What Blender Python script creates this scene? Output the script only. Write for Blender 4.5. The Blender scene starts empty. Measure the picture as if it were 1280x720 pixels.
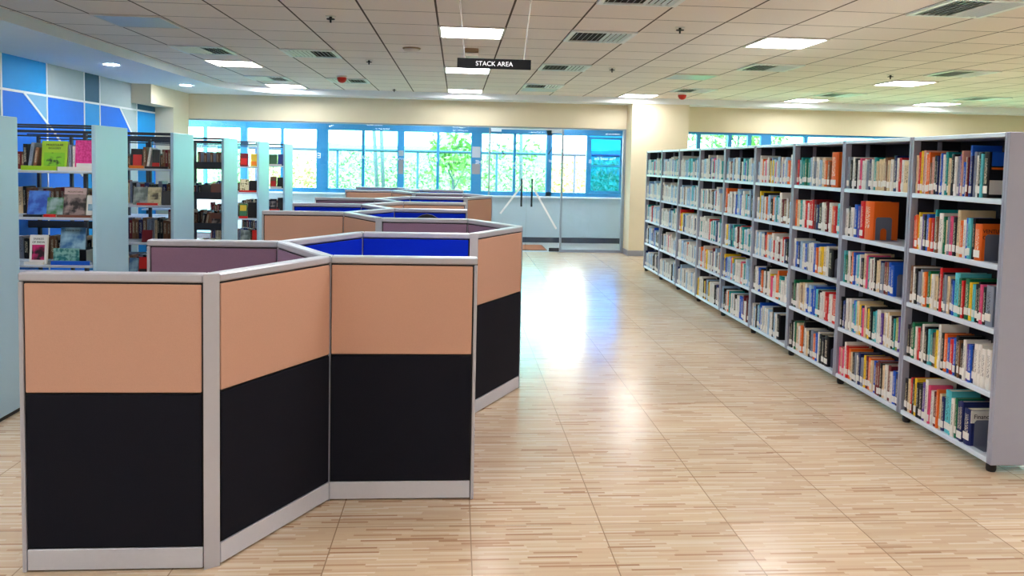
import bpy, bmesh, math, random
from mathutils import Vector, Matrix
rnd = random.Random(11)
SC = bpy.context.scene
COL = SC.collection
PI = math.pi

# ------------------------------------------------------------------ helpers
def lin(c):
    c = c / 255.0
    return c / 12.92 if c <= 0.04045 else ((c + 0.055) / 1.055) ** 2.4
def rgb(r, g, b):
    return (lin(r), lin(g), lin(b), 1.0)

def mat(name, color, rough=0.5, metal=0.0, spec=0.5, noise=0.0, nscale=30.0, bump=0.0, emis=None, estr=0.0):
    m = bpy.data.materials.new(name); m.use_nodes = True
    nt = m.node_tree; b = nt.nodes['Principled BSDF']
    b.inputs['Base Color'].default_value = color
    b.inputs['Roughness'].default_value = rough
    b.inputs['Metallic'].default_value = metal
    b.inputs['Specular IOR Level'].default_value = spec
    if noise or bump:
        tc = nt.nodes.new('ShaderNodeTexCoord'); n = nt.nodes.new('ShaderNodeTexNoise')
        n.inputs['Scale'].default_value = nscale; n.inputs['Detail'].default_value = 4
        nt.links.new(tc.outputs['Object'], n.inputs['Vector'])
        if noise:
            mx = nt.nodes.new('ShaderNodeMix'); mx.data_type = 'RGBA'
            mx.inputs['A'].default_value = tuple(c * (1 - noise) for c in color[:3]) + (1,)
            mx.inputs['B'].default_value = tuple(min(1, c * (1 + noise)) for c in color[:3]) + (1,)
            nt.links.new(n.outputs['Fac'], mx.inputs['Factor']); nt.links.new(mx.outputs['Result'], b.inputs['Base Color'])
        if bump:
            bp = nt.nodes.new('ShaderNodeBump'); bp.inputs['Strength'].default_value = bump; bp.inputs['Distance'].default_value = 0.002
            nt.links.new(n.outputs['Fac'], bp.inputs['Height']); nt.links.new(bp.outputs['Normal'], b.inputs['Normal'])
    if emis:
        b.inputs['Emission Color'].default_value = emis; b.inputs['Emission Strength'].default_value = estr
    return m

class NT:
    """tiny node-graph helper"""
    def __init__(s, m): s.nt = m.node_tree
    def n(s, t, **k):
        x = s.nt.nodes.new(t)
        for a, v in k.items(): setattr(x, a, v)
        return x
    def l(s, a, b): s.nt.links.new(a, b)
    def math(s, op, a, b=None, c=None):
        x = s.n('ShaderNodeMath', operation=op)
        for i, v in enumerate((a, b, c)):
            if v is None: continue
            if isinstance(v, (int, float)): x.inputs[i].default_value = v
            else: s.l(v, x.inputs[i])
        return x.outputs[0]
    def mixc(s, f, a, b):
        x = s.n('ShaderNodeMix', data_type='RGBA')
        for nm, v in (('Factor', f), ('A', a), ('B', b)):
            if isinstance(v, (int, float, tuple)): x.inputs[nm].default_value = v
            else: s.l(v, x.inputs[nm])
        return x.outputs['Result']

class MB:
    """collects boxes, prisms and tubes, links them as ONE mesh object"""
    def __init__(s): s.v = []; s.f = []; s.mi = []; s.uv = {}
    def face(s, idx, m=0, uv=None):
        s.f.append(idx); s.mi.append(m)
        if uv: s.uv[len(s.f) - 1] = uv
    def box(s, x0, x1, y0, y1, z0, z1, m=0):
        b = len(s.v)
        s.v += [(x0, y0, z0), (x1, y0, z0), (x1, y1, z0), (x0, y1, z0), (x0, y0, z1), (x1, y0, z1), (x1, y1, z1), (x0, y1, z1)]
        for q in ((0, 3, 2, 1), (4, 5, 6, 7), (0, 1, 5, 4), (1, 2, 6, 5), (2, 3, 7, 6), (3, 0, 4, 7)):
            s.face([b + i for i in q], m)
        return s
    def bev(s, x0, x1, y0, y1, z0, z1, c, m=0):
        """box chamfered on its vertical-plane edges (all 12 edges, single segment)"""
        bm = bmesh.new()
        bmesh.ops.create_cube(bm, size=1)
        for v in bm.verts:
            v.co = Vector(((x0 + x1) / 2 + v.co.x * (x1 - x0), (y0 + y1) / 2 + v.co.y * (y1 - y0), (z0 + z1) / 2 + v.co.z * (z1 - z0)))
        bmesh.ops.bevel(bm, geom=bm.edges[:], offset=c, segments=1, affect='EDGES')
        s.add_bm(bm, m); return s
    def add_bm(s, bm, m=0):
        b = len(s.v); bm.verts.index_update()
        s.v += [tuple(v.co) for v in bm.verts]
        for f in bm.faces: s.face([b + v.index for v in f.verts], m)
        bm.free()
    def prism(s, pts, z0, z1, m=0):
        b = len(s.v); n = len(pts)
        s.v += [(x, y, z0) for x, y in pts] + [(x, y, z1) for x, y in pts]
        s.face([b + i for i in range(n - 1, -1, -1)], m); s.face([b + n + i for i in range(n)], m)
        for i in range(n):
            j = (i + 1) % n
            s.face([b + i, b + j, b + n + j, b + n + i], m)
        return s
    def poly_y(s, pts, y0, y1, m=0):
        """outline in (x, z), extruded along y"""
        b = len(s.v); n = len(pts)
        s.v += [(x, y0, z) for x, z in pts] + [(x, y1, z) for x, z in pts]
        s.face([b + i for i in range(n)], m); s.face([b + n + i for i in range(n - 1, -1, -1)], m)
        for i in range(n):
            j = (i + 1) % n
            s.face([b + j, b + i, b + n + i, b + n + j], m)
        return s
    def tube(s, p, q, r, seg=10, r2=None, m=0):
        p = Vector(p); q = Vector(q); d = (q - p).normalized(); r2 = r if r2 is None else r2
        a = d.orthogonal().normalized(); c = d.cross(a); b = len(s.v)
        for P, R in ((p, r), (q, r2)):
            for i in range(seg):
                t = 2 * PI * i / seg
                s.v.append(tuple(P + (a * math.cos(t) + c * math.sin(t)) * R))
        for i in range(seg):
            j = (i + 1) % seg
            s.face([b + i, b + j, b + seg + j, b + seg + i], m)
        s.face([b + i for i in range(seg - 1, -1, -1)], m); s.face([b + seg + i for i in range(seg)], m)
        return s
    def lathe(s, prof, cx, cy, seg=20, m=0):
        b = len(s.v); n = len(prof)
        for r, z in prof:
            for i in range(seg):
                t = 2 * PI * i / seg; s.v.append((cx + r * math.cos(t), cy + r * math.sin(t), z))
        for k in range(n - 1):
            for i in range(seg):
                j = (i + 1) % seg
                s.face([b + k * seg + i, b + k * seg + j, b + (k + 1) * seg + j, b + (k + 1) * seg + i], m)
        s.face([b + i for i in range(seg - 1, -1, -1)], m); s.face([b + (n - 1) * seg + i for i in range(seg)], m)
        return s
    def build(s, name, mats, parent=None, smooth=False, loc=None):
        me = bpy.data.meshes.new(name)
        me.from_pydata(s.v, [], s.f)
        if not isinstance(mats, (list, tuple)): mats = [mats]
        for m in mats: me.materials.append(m)
        for p, i in zip(me.polygons, s.mi): p.material_index = i
        if s.uv:
            ul = me.uv_layers.new(name='UVMap')
            for p in me.polygons:
                q = s.uv.get(p.index)
                for k, li in enumerate(p.loop_indices):
                    ul.data[li].uv = q[k] if q else (-1.0, -1.0)
        if smooth:
            for p in me.polygons: p.use_smooth = True
        o = bpy.data.objects.new(name, me); COL.objects.link(o)
        if parent: o.parent = parent
        if loc: o.location = loc
        return o

def tag(o, label=None, cat=None, group=None, kind=None):
    if label: o['label'] = label
    if cat: o['category'] = cat
    if group: o['group'] = group
    if kind: o['kind'] = kind
    return o
def empty(name, loc=(0, 0, 0), rz=0.0):
    o = bpy.data.objects.new(name, None); COL.objects.link(o)
    o.empty_display_size = 0.05; o.location = loc; o.rotation_euler = (0, 0, rz)
    return o
def struct(o): o['kind'] = 'structure'; return o

ORD = ['first', 'second', 'third', 'fourth', 'fifth', 'sixth', 'seventh', 'eighth', 'ninth', 'tenth', 'eleventh', 'twelfth', 'thirteenth',
       'fourteenth', 'fifteenth', 'sixteenth', 'seventeenth', 'eighteenth', 'nineteenth', 'twentieth', 'twenty-first', 'twenty-second',
       'twenty-third', 'twenty-fourth', 'twenty-fifth', 'twenty-sixth', 'twenty-seventh', 'twenty-eighth', 'twenty-ninth', 'thirtieth',
       'thirty-first', 'thirty-second', 'thirty-third', 'thirty-fourth', 'thirty-fifth', 'thirty-sixth']

# ------------------------------------------------------------------ materials
M = {}
M['cream'] = mat('cream_wall_paint', rgb(226, 214, 186), 0.75, noise=0.03, nscale=6)
M['soffit'] = mat('white_soffit_paint', rgb(238, 245, 250), 0.7, noise=0.02, nscale=5)
M['alu'] = mat('satin_aluminium', rgb(184, 185, 196), 0.35, 0.25, noise=0.03, nscale=40)
M['kick'] = mat('brushed_kick_plate', rgb(200, 201, 212), 0.4, 0.15, noise=0.04, nscale=60)
M['core'] = mat('black_core', rgb(14, 14, 16), 0.6)
M['beige'] = mat('beige_fabric', rgb(198, 154, 133), 0.9, spec=0.15, noise=0.05, nscale=220, bump=0.25)
M['black'] = mat('black_fabric', rgb(17, 18, 29), 0.85, spec=0.2, noise=0.2, nscale=200, bump=0.25)
M['blue'] = mat('blue_fabric', rgb(4, 40, 190), 0.9, spec=0.1, noise=0.08, nscale=220, bump=0.25)
M['purple'] = mat('purple_fabric', rgb(136, 108, 132), 0.9, spec=0.1, noise=0.08, nscale=220, bump=0.25)
M['steel'] = mat('pale_grey_steel', rgb(160, 164, 184), 0.42, 0.1, noise=0.03, nscale=15)
M['steel_edge'] = mat('pale_steel_edge', rgb(222, 234, 248), 0.35, 0.1)
M['steel_dark_and_shade'] = mat('dark_and_shaded_steel', rgb(50, 48, 60), 0.5, 0.1, noise=0.05, nscale=15)  # interior shade put into bookcase steel; also plain dark uprights of the stacks
M['stackpanel'] = mat('ice_blue_panel', rgb(172, 208, 228), 0.35, 0.05, noise=0.05, nscale=4)
M['charcoal'] = mat('charcoal_steel', rgb(38, 40, 50), 0.5, 0.1)
M['rubber'] = mat('black_rubber', rgb(16, 16, 18), 0.6)
M['paper'] = mat('book_pages', rgb(232, 222, 200), 0.85, noise=0.06, nscale=150)
M['label'] = mat('white_call_label', rgb(238, 236, 232), 0.6)
M['chrome'] = mat('dark_satin_steel', rgb(60, 72, 84), 0.25, 0.8)
M['white'] = mat('white_lettering', rgb(245, 247, 250), 0.5)
M['blueframe'] = mat('blue_window_frame', rgb(44, 138, 202), 0.45, noise=0.04, nscale=10)
M['parapet'] = mat('pale_parapet', rgb(176, 192, 208), 0.5, noise=0.04, nscale=3)
M['navyskirt'] = mat('dark_skirting_stone', rgb(36, 50, 74), 0.3, noise=0.2, nscale=8)
M['corr_floor'] = mat('corridor_tile', rgb(205, 205, 210), 0.2, noise=0.03, nscale=2)
M['mat'] = mat('brown_coir', rgb(166, 92, 62), 0.95, noise=0.25, nscale=200, bump=0.6)
M['signblack'] = mat('black_sign', rgb(5, 5, 8), 0.5, spec=0.15)
M['rod'] = mat('white_rod', rgb(190, 185, 180), 0.4, 0.3)
M['red'] = mat('red_plastic', rgb(214, 36, 20), 0.35)
M['plaster'] = mat('white_plastic', rgb(228, 222, 214), 0.45)
M['ventwhite'] = mat('white_vent_metal', rgb(240, 246, 246), 0.45)
M['ventblack'] = mat('vent_duct_black', rgb(12, 12, 14), 0.8)
M['brownplastic'] = mat('tan_plastic', rgb(150, 125, 92), 0.5)
M['skirt'] = mat('grey_skirting', rgb(150, 152, 160), 0.4, noise=0.05, nscale=8)
M['offpanel'] = mat('unlit_diffuser', rgb(176, 196, 206), 0.35)
M['lamp'] = mat('lit_diffuser', (1, 1, 1, 1), 0.5, emis=(0.97, 0.985, 1.0, 1), estr=23.0)
M['down'] = mat('lit_downlight', (1, 1, 1, 1), 0.5, emis=(0.92, 0.97, 1.0, 1), estr=150.0)
M['chairfab'] = mat('black_mesh_chair', rgb(12, 12, 14), 0.7)
M['bark'] = mat('tree_bark', rgb(96, 84, 92), 0.9, noise=0.2, nscale=20)
M['ground'] = mat('grass_ground', rgb(120, 140, 60), 0.95, noise=0.2, nscale=1)
M['hill'] = mat('far_hills', rgb(150, 176, 176), 0.95, noise=0.2, nscale=0.05)
M['pipe'] = mat('grey_pipe_rail', rgb(34, 52, 78), 0.5)

def tinted(name, col, refl=0.06):
    m = bpy.data.materials.new(name); m.use_nodes = True; nt = m.node_tree; nt.nodes.clear()
    o = nt.nodes.new('ShaderNodeOutputMaterial'); t = nt.nodes.new('ShaderNodeBsdfTransparent'); g = nt.nodes.new('ShaderNodeBsdfGlossy')
    x = nt.nodes.new('ShaderNodeMixShader'); f = nt.nodes.new('ShaderNodeFresnel'); f.inputs['IOR'].default_value = 1.4
    t.inputs['Color'].default_value = col; g.inputs['Roughness'].default_value = 0.02
    nt.links.new(f.outputs[0], x.inputs[0]); nt.links.new(t.outputs[0], x.inputs[1]); nt.links.new(g.outputs[0], x.inputs[2])
    nt.links.new(x.outputs[0], o.inputs[0])
    return m
M['glass'] = tinted('clear_glass', (0.965, 0.985, 0.985, 1))
M['tint'] = tinted('teal_window_glass', (0.56, 0.95, 0.965, 1))
M['tint2'] = tinted('deep_cyan_window_glass', (0.03, 0.38, 0.70, 1))
M['lightglass'] = tinted('pale_window_glass', (0.80, 0.93, 0.97, 1))

# floor: square tiles printed with thin staggered wood strips
def floor_mat():
    m = bpy.data.materials.new('wood_strip_floor_tile'); m.use_nodes = True; g = NT(m); b = m.node_tree.nodes['Principled BSDF']
    tc = g.n('ShaderNodeTexCoord'); sp = g.n('ShaderNodeSeparateXYZ'); g.l(tc.outputs['Object'], sp.inputs[0])
    X, Y = sp.outputs[0], sp.outputs[1]
    def wn(a, bb):
        c = g.n('ShaderNodeCombineXYZ'); g.l(a, c.inputs[0])
        if isinstance(bb, (int, float)): c.inputs[1].default_value = bb
        else: g.l(bb, c.inputs[1])
        w = g.n('ShaderNodeTexWhiteNoise', noise_dimensions='2D'); g.l(c.outputs[0], w.inputs['Vector']); return w.outputs['Value']
    tx = g.math('DIVIDE', g.math('SUBTRACT', X, 0.087), 0.6); ty = g.math('DIVIDE', g.math('SUBTRACT', Y, 5.22), 0.6)
    row = g.math('FLOOR', g.math('DIVIDE', Y, 0.0125))
    r1 = wn(row, 3.7)
    cell = g.math('FLOOR', g.math('ADD', g.math('DIVIDE', X, 0.21), g.math('MULTIPLY', r1, 19.0)))
    v = wn(cell, row)
    tile = wn(g.math('FLOOR', tx), g.math('FLOOR', ty))
    ramp = g.n('ShaderNodeValToRGB'); g.l(v, ramp.inputs[0])
    cr = ramp.color_ramp; cr.elements[0].position = 0.0; cr.elements[0].color = rgb(172, 134, 106)
    cr.elements[1].position = 1.0; cr.elements[1].color = rgb(226, 208, 184)
    e = cr.elements.new(0.07); e.color = rgb(190, 156, 126)
    e = cr.elements.new(0.13); e.color = rgb(208, 180, 152)
    e = cr.elements.new(0.6); e.color = rgb(214, 189, 158)
    shade = g.math('ADD', 0.83, g.math('MULTIPLY', tile, 0.11))
    vm = g.n('ShaderNodeVectorMath', operation='SCALE'); g.l(ramp.outputs[0], vm.inputs[0]); g.l(shade, vm.inputs['Scale'])
    def line(t, w):
        fr = g.math('FRACT', t); d = g.math('MINIMUM', fr, g.math('SUBTRACT', 1.0, fr)); return g.math('LESS_THAN', d, w)
    ln = g.math('MAXIMUM', line(tx, 0.0042), line(ty, 0.0035))
    col = g.mixc(ln, vm.outputs[0], rgb(150, 124, 100)); g.l(col, b.inputs['Base Color'])
    nz = g.n('ShaderNodeTexNoise'); nz.inputs['Scale'].default_value = 2.5; g.l(tc.outputs['Object'], nz.inputs['Vector'])
    g.l(g.math('ADD', 0.17, g.math('MULTIPLY', nz.outputs['Fac'], 0.10)), b.inputs['Roughness'])
    bp = g.n('ShaderNodeBump'); bp.inputs['Strength'].default_value = 0.04; bp.inputs['Distance'].default_value = 0.001
    g.l(g.math('SUBTRACT', v, g.math('MULTIPLY', ln, 2.0)), bp.inputs['Height']); g.l(bp.outputs[0], b.inputs['Normal'])
    b.inputs['Specular IOR Level'].default_value = 0.5
    return m
M['floor'] = floor_mat()

def ceil_mat():
    m = bpy.data.materials.new('acoustic_ceiling_tile'); m.use_nodes = True; g = NT(m); b = m.node_tree.nodes['Principled BSDF']
    tc = g.n('ShaderNodeTexCoord'); sp = g.n('ShaderNodeSeparateXYZ'); g.l(tc.outputs['Object'], sp.inputs[0])
    tx = g.math('DIVIDE', g.math('SUBTRACT', sp.outputs[0], -0.188), 0.6); ty = g.math('DIVIDE', g.math('SUBTRACT', sp.outputs[1], 6.9585), 0.6)
    def line(t, w):
        fr = g.math('FRACT', t); d = g.math('MINIMUM', fr, g.math('SUBTRACT', 1.0, fr)); return g.math('LESS_THAN', d, w)
    c = g.n('ShaderNodeCombineXYZ'); g.l(g.math('FLOOR', tx), c.inputs[0]); g.l(g.math('FLOOR', ty), c.inputs[1])
    w = g.n('ShaderNodeTexWhiteNoise', noise_dimensions='2D'); g.l(c.outputs[0], w.inputs['Vector'])
    nz = g.n('ShaderNodeTexNoise'); nz.inputs['Scale'].default_value = 120; g.l(tc.outputs['Object'], nz.inputs['Vector'])
    f = g.math('ADD', g.math('MULTIPLY', w.outputs['Value'], 0.45), g.math('MULTIPLY', nz.outputs['Fac'], 0.55))
    base = g.mixc(f, rgb(236, 226, 218), rgb(250, 243, 236))
    ln = g.math('MAXIMUM', line(tx, 0.014), line(ty, 0.010))
    g.l(g.mixc(ln, base, rgb(92, 80, 72)), b.inputs['Base Color'])
    b.inputs['Roughness'].default_value = 0.9; b.inputs['Specular IOR Level'].default_value = 0.15
    bp = g.n('ShaderNodeBump'); bp.inputs['Strength'].default_value = 0.3; bp.inputs['Distance'].default_value = 0.004
    g.l(g.math('SUBTRACT', nz.outputs['Fac'], g.math('MULTIPLY', ln, 2.0)), bp.inputs['Height']); g.l(bp.outputs[0], b.inputs['Normal'])
    return m
M['ceiling'] = ceil_mat()

# book cloth / paper cover colours; spines carry printed lettering drawn from the UV of the spine face
PAL = dict(W=((236, 233, 228), 'white'), K=((20, 20, 26), 'black'), R=((212, 30, 36), 'red'), O=((236, 108, 34), 'orange'), Y=((246, 204, 36), 'yellow'),
           G=((14, 112, 76), 'dark green'), g=((150, 168, 78), 'olive green'), T=((18, 150, 152), 'teal'), C=((92, 200, 214), 'turquoise'), B=((24, 88, 202), 'blue'),
           N=((20, 34, 96), 'navy'), P=((96, 66, 158), 'violet'), p=((234, 84, 132), 'pink'), M=((112, 24, 34), 'maroon'), c=((230, 206, 166), 'cream'),
           n=((128, 86, 60), 'brown'), S=((136, 146, 166), 'grey'), L=((168, 202, 232), 'pale blue'), A=((222, 164, 148), 'salmon'))
KEYS = list(PAL)
def cover_mat(k):
    col, nm = PAL[k]; m = bpy.data.materials.new('cover_' + nm.replace(' ', '_')); m.use_nodes = True; g = NT(m); b = m.node_tree.nodes['Principled BSDF']
    uv = g.n('ShaderNodeUVMap'); sp = g.n('ShaderNodeSeparateXYZ'); g.l(uv.outputs[0], sp.inputs[0])
    u, v = sp.outputs[0], sp.outputs[1]
    geo = g.n('ShaderNodeNewGeometry')
    fu = g.math('FRACT', u); seed = g.math('MULTIPLY', geo.outputs['Random Per Island'], 53.0)
    nz = g.n('ShaderNodeTexNoise', noise_dimensions='2D'); nz.inputs['Scale'].default_value = 1.0
    cb = g.n('ShaderNodeCombineXYZ'); g.l(g.math('ADD', g.math('MULTIPLY', v, 46.0), seed), cb.inputs[0]); g.l(g.math('ADD', g.math('MULTIPLY', u, 5.0), seed), cb.inputs[1])
    g.l(cb.outputs[0], nz.inputs['Vector'])
    m1 = g.math('GREATER_THAN', nz.outputs['Fac'], 0.52)
    m2 = g.math('LESS_THAN', g.math('ABSOLUTE', g.math('SUBTRACT', u, 0.5)), 0.24)
    m3 = g.math('MULTIPLY', g.math('GREATER_THAN', v, 0.30), g.math('LESS_THAN', v, 0.86))
    mk = g.math('MULTIPLY', g.math('MULTIPLY', m1, m2), m3)
    dark = sum(col) < 400
    ink = rgb(236, 226, 200) if dark else rgb(46, 42, 60)
    g.l(g.mixc(g.math('MULTIPLY', mk, 0.75), rgb(*col), ink), b.inputs['Base Color'])
    b.inputs['Roughness'].default_value = 0.45; b.inputs['Specular IOR Level'].default_value = 0.35
    return m
COV = {k: cover_mat(k) for k in KEYS}

# ------------------------------------------------------------------ camera (perspective-corrected phone frame: lens axis above the centre)
f_px, cy, h_cam = 961.99, 260.19, 1.659
pt, ro, ya = (math.radians(a) for a in (3.418, -1.216, 4.125))
fwd = Vector((math.sin(ya) * math.cos(pt), math.cos(ya) * math.cos(pt), -math.sin(pt)))
right = Vector((math.cos(ya), -math.sin(ya), 0)); down = fwd.cross(right)
r2 = right * math.cos(ro) + down * math.sin(ro); d2 = -right * math.sin(ro) + down * math.cos(ro)
cam = bpy.data.cameras.new('camera'); cam.sensor_width = 36; cam.sensor_fit = 'HORIZONTAL'
cam.lens = 36 * f_px / 1280; cam.shift_y = -(360 - cy) / 1280; cam.clip_start = 0.05; cam.clip_end = 500
co = bpy.data.objects.new('camera', cam); COL.objects.link(co)
R3 = Matrix((r2, -d2, -fwd)).transposed()
co.matrix_world = Matrix.Translation((0, 0, h_cam)) @ R3.to_4x4()
SC.camera = co

# ------------------------------------------------------------------ room shell
ZC, ZS = 2.86, 2.76
XL, XR, YF, YB = -5.1, 13.0, -5.0, 14.2
o = MB().box(XL - .2, XR + .2, YF - .2, YB, -0.12, 0.0).build('floor', M['floor']); struct(o)
o = MB().box(-6.0, 3.7, YB, 15.9, -0.12, -0.002).build('floor_corridor', M['corr_floor']); struct(o)

# ceiling field with a rounded corner, then the lowered plaster border
ex, ey, er = -3.84, 13.72, 1.25
edge = [(ex, YF)]
for i in range(13):
    t = PI - i * (PI / 2) / 12
    edge.append((ex + er + er * math.cos(t), ey - er + er * math.sin(t)))
edge.append((XR, ey))
mb = MB(); b0 = len(edge); pts = edge + [(XR, YF)]
mb.prism(pts, ZC, ZC + 0.12)
struct(mb.build('ceiling', M['ceiling']))
outer = [(XL - .2, YF)] + [(XL - .2 + (0 if i < 6 else (i - 6) / 6 * 1.6), (YB - 1.6 + min(i, 6) / 6 * 1.6 + .1)) for i in range(13)] + [(XR, YB + .1)]
mb = MB()
n = len(edge)
for z in (ZS, ZC + 0.14):
    mb.v += [(x, y, z) for x, y in edge]; mb.v += [(x, y, z) for x, y in outer]
for i in range(n - 1):
    mb.face([i, i + 1, n + i + 1, n + i])
    mb.face([2 * n + i, 3 * n + i, 3 * n + i + 1, 2 * n + i + 1])
    mb.face([i, 2 * n + i, 2 * n + i + 1, i + 1])
struct(mb.build('ceiling_border', M['soffit']))

# left wall with painted geometric panels and white joint lines
def paint(name, c): return mat(name, rgb(*c), 0.6, noise=0.05, nscale=12)
mural = [paint('mural_grey', (178, 194, 198)), paint('mural_sky', (10, 158, 234)), paint('mural_deep', (0, 118, 240)), paint('mural_teal', (34, 92, 122)), paint('mural_pale', (128, 186, 226)), M['white']]
mb = MB()
def wq(pts, m):      # polygon on the left wall, (y, z)
    b = len(mb.v); mb.v += [(XL, y, z) for y, z in pts]; mb.face(list(range(b, b + len(pts))), m)
zt, zm = 2.80, 2.36
mb.box(XL - .2, XL - 0.001, YF, YB + .2, 0, 2.9, 0)
ys = [9.05, 10.01, 10.97, 11.43, 12.70, 14.2]
for (a, b_), m in zip(zip(ys[:-1], ys[1:]), (1, 0, 3, 0, 3)): wq([(a, zm), (b_, zm), (b_, zt), (a, zt)], m)
wq([(9.05, zm), (9.49, zm), (10.01, 2.02), (10.01, 0), (9.05, 0)], 2)
wq([(9.49, zm), (10.01, zm), (10.01, 2.02)], 4)
wq([(10.01, zm), (10.97, zm), (10.97, 0), (10.01, 0)], 2)
wq([(10.97, zm), (11.43, zm), (11.43, 0), (10.97, 0)], 1)
wq([(11.43, zm), (12.08, zm), (12.46, 2.02), (12.46, 0), (11.43, 0)], 2)
wq([(12.08, zm), (12.70, zm), (12.70, 0), (12.46, 0), (12.46, 2.02)], 0)
wq([(12.70, zm), (13.56, zm), (13.40, 1.9), (13.40, 0), (12.70, 0)], 1)
wq([(13.56, zm), (14.2, zm), (14.2, 0), (13.40, 0), (13.40, 1.9)], 2)
for k, c in zip(range(8), (0, 4, 0, 4, 0, 0, 4, 0)):      # unseen near end of the wall: invented panels kept pale to limit blue bounce
    a, b_ = 9.05 - (k + 1) * 1.1, 9.05 - k * 1.1
    wq([(a, zm), (b_, zm), (b_, zt), (a, zt)], c); wq([(a, 0), (b_, 0), (b_, zm), (a, zm)], 4 if c == 0 else 0)
struct(mb.build('wall_left', mural))
mb = MB(); e = 0.014
for y in ys[:-1]: mb.box(XL, XL + .006, y - e, y + e, 0.0, zt)
mb.box(XL, XL + .0055, 0.3, 13.9, zm - e, zm + e)
def dline(y0, z0, y1, z1):
    d = Vector((y1 - y0, z1 - z0)).normalized() * e * 1.1; nx, nz_ = -d.y, d.x
    b = len(mb.v); q = [(y0 + nx, z0 + nz_), (y1 + nx, z1 + nz_), (y1 - nx, z1 - nz_), (y0 - nx, z0 - nz_)]
    mb.v += [(XL + .007, y, z) for y, z in q] + [(XL, y, z) for y, z in q]
    for f in ((0, 1, 2, 3), (0, 4, 5, 1), (1, 5, 6, 2), (2, 6, 7, 3), (3, 7, 4, 0)): mb.face([b + i for i in f])
dline(9.49, zm, 10.15, 1.93); dline(10.15, 1.93, 10.9, 1.35); dline(12.08, zm, 12.6, 1.9); dline(13.56, zm, 13.36, 1.75)
struct(mb.build('trim_1', M['white']))
# beam and column boxed out of the far end of the left wall
struct(MB().box(XL + .001, -4.8, 12.5, YB, 2.46, 2.9).build('wall_left_beam', M['cream']))
struct(MB().box(XL + .001, -4.8, 13.45, YB, 0, 2.46).build('wall_left_column', M['cream']))
# back wall: header over the glazed screen, pillar, wall over and under the right-hand strip window
mb = MB(); mb.box(XL, 3.13, YB, YB + .2, 2.315, 2.9); struct(mb.build('wall_back', M['cream']))
struct(MB().box(3.13, 4.17, 13.75, YB + .25, 0, 2.9).build('pillar', M['cream']))
mb = MB(); mb.box(4.17, XR, YB, YB + .2, 2.30, 2.9); mb.box(4.17, XR, YB, YB + .2, 0, 0.9); mb.box(11.4, XR, YB, YB + .2, 0.9, 2.3)
struct(mb.build('wall_back_right', M['cream']))
struct(MB().box(XR, XR + .2, YF, YB + .2, 0, 2.9).build('wall_right', M['cream']))
struct(MB().box(XL - .2, XR + .2, YF - .2, YF, 0, 2.9).build('wall_front', M['cream']))
struct(MB().box(3.115, 4.185, 13.735, 13.75, 0, 0.10).box(3.115, 3.13, 13.75, YB, 0, .10).build('baseboard_back', M['skirt']))

# glazed screen between library and corridor
g1 = empty('window_1', (0, YB, 0)); struct(g1)
seams = [-4.79, -3.43, -2.07, -0.73, 0.59]
for a, b_ in zip(seams[:-1], seams[1:]):
    MB().box(a + .004, b_ - .004, 0.045, 0.057, 0.03, 2.29).build('pane', M['glass'], g1)
MB().box(1.96, 3.07, 0.045, 0.057, 0.05, 2.29).build('pane', M['glass'], g1)
M['mull'] = mat('satin_grey_mullion', rgb(150, 164, 182), .3, .3)
mb = MB(); mb.box(XL + .3, 3.13, .02, .085, 2.29, 2.325); mb.box(3.08, 3.13, .02, .085, 0, 2.29); mb.box(XL + .3, .57, .02, .085, 0, .03); mb.box(1.95, 3.08, .02, .085, 0, .05)
mb.build('frame', M['mull'], g1)
MB().box(0.575, 0.605, .025, .08, 0, 2.285).box(1.93, 1.965, .025, .08, 0, 2.285).build('mullion', M['mull'], g1)
MB().box(0.605, 1.93, .035, .07, 2.262, 2.285).build('header_rail', M['steel_edge'], g1)

def crossbar(x0, z0, x1, z1, w, y, parent, name, m):
    d = Vector((x1 - x0, z1 - z0)).normalized(); nx, nz_ = -d.y * w, d.x * w
    q = [(x0 + nx, z0 + nz_), (x0 - nx, z0 - nz_), (x1 - nx, z1 - nz_), (x1 + nx, z1 + nz_)]
    MB().poly_y(q, y - .003, y).build(name, m, parent)
def text(name, body, size, loc, rot, m, parent=None, mirror=False, shear=0.0, ext=0.0008, align='CENTER'):
    c = bpy.data.curves.new(name, 'FONT'); c.body = body; c.size = size; c.extrude = ext; c.align_x = align; c.align_y = 'CENTER'; c.shear = shear
    tmp = bpy.data.objects.new(name, c); COL.objects.link(tmp); c.materials.append(m)
    bpy.context.view_layer.update()
    me = bpy.data.meshes.new_from_object(tmp.evaluated_get(bpy.context.evaluated_depsgraph_get()))
    bpy.data.objects.remove(tmp); bpy.data.curves.remove(c)
    o = bpy.data.objects.new(name, me); COL.objects.link(o)
    o.location = loc; o.rotation_euler = rot
    if mirror: o.scale = (-1, 1, 1)
    if parent: o.parent = parent
    return o
FACE = (PI / 2, 0, 0)       # text standing up, read from -y

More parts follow.
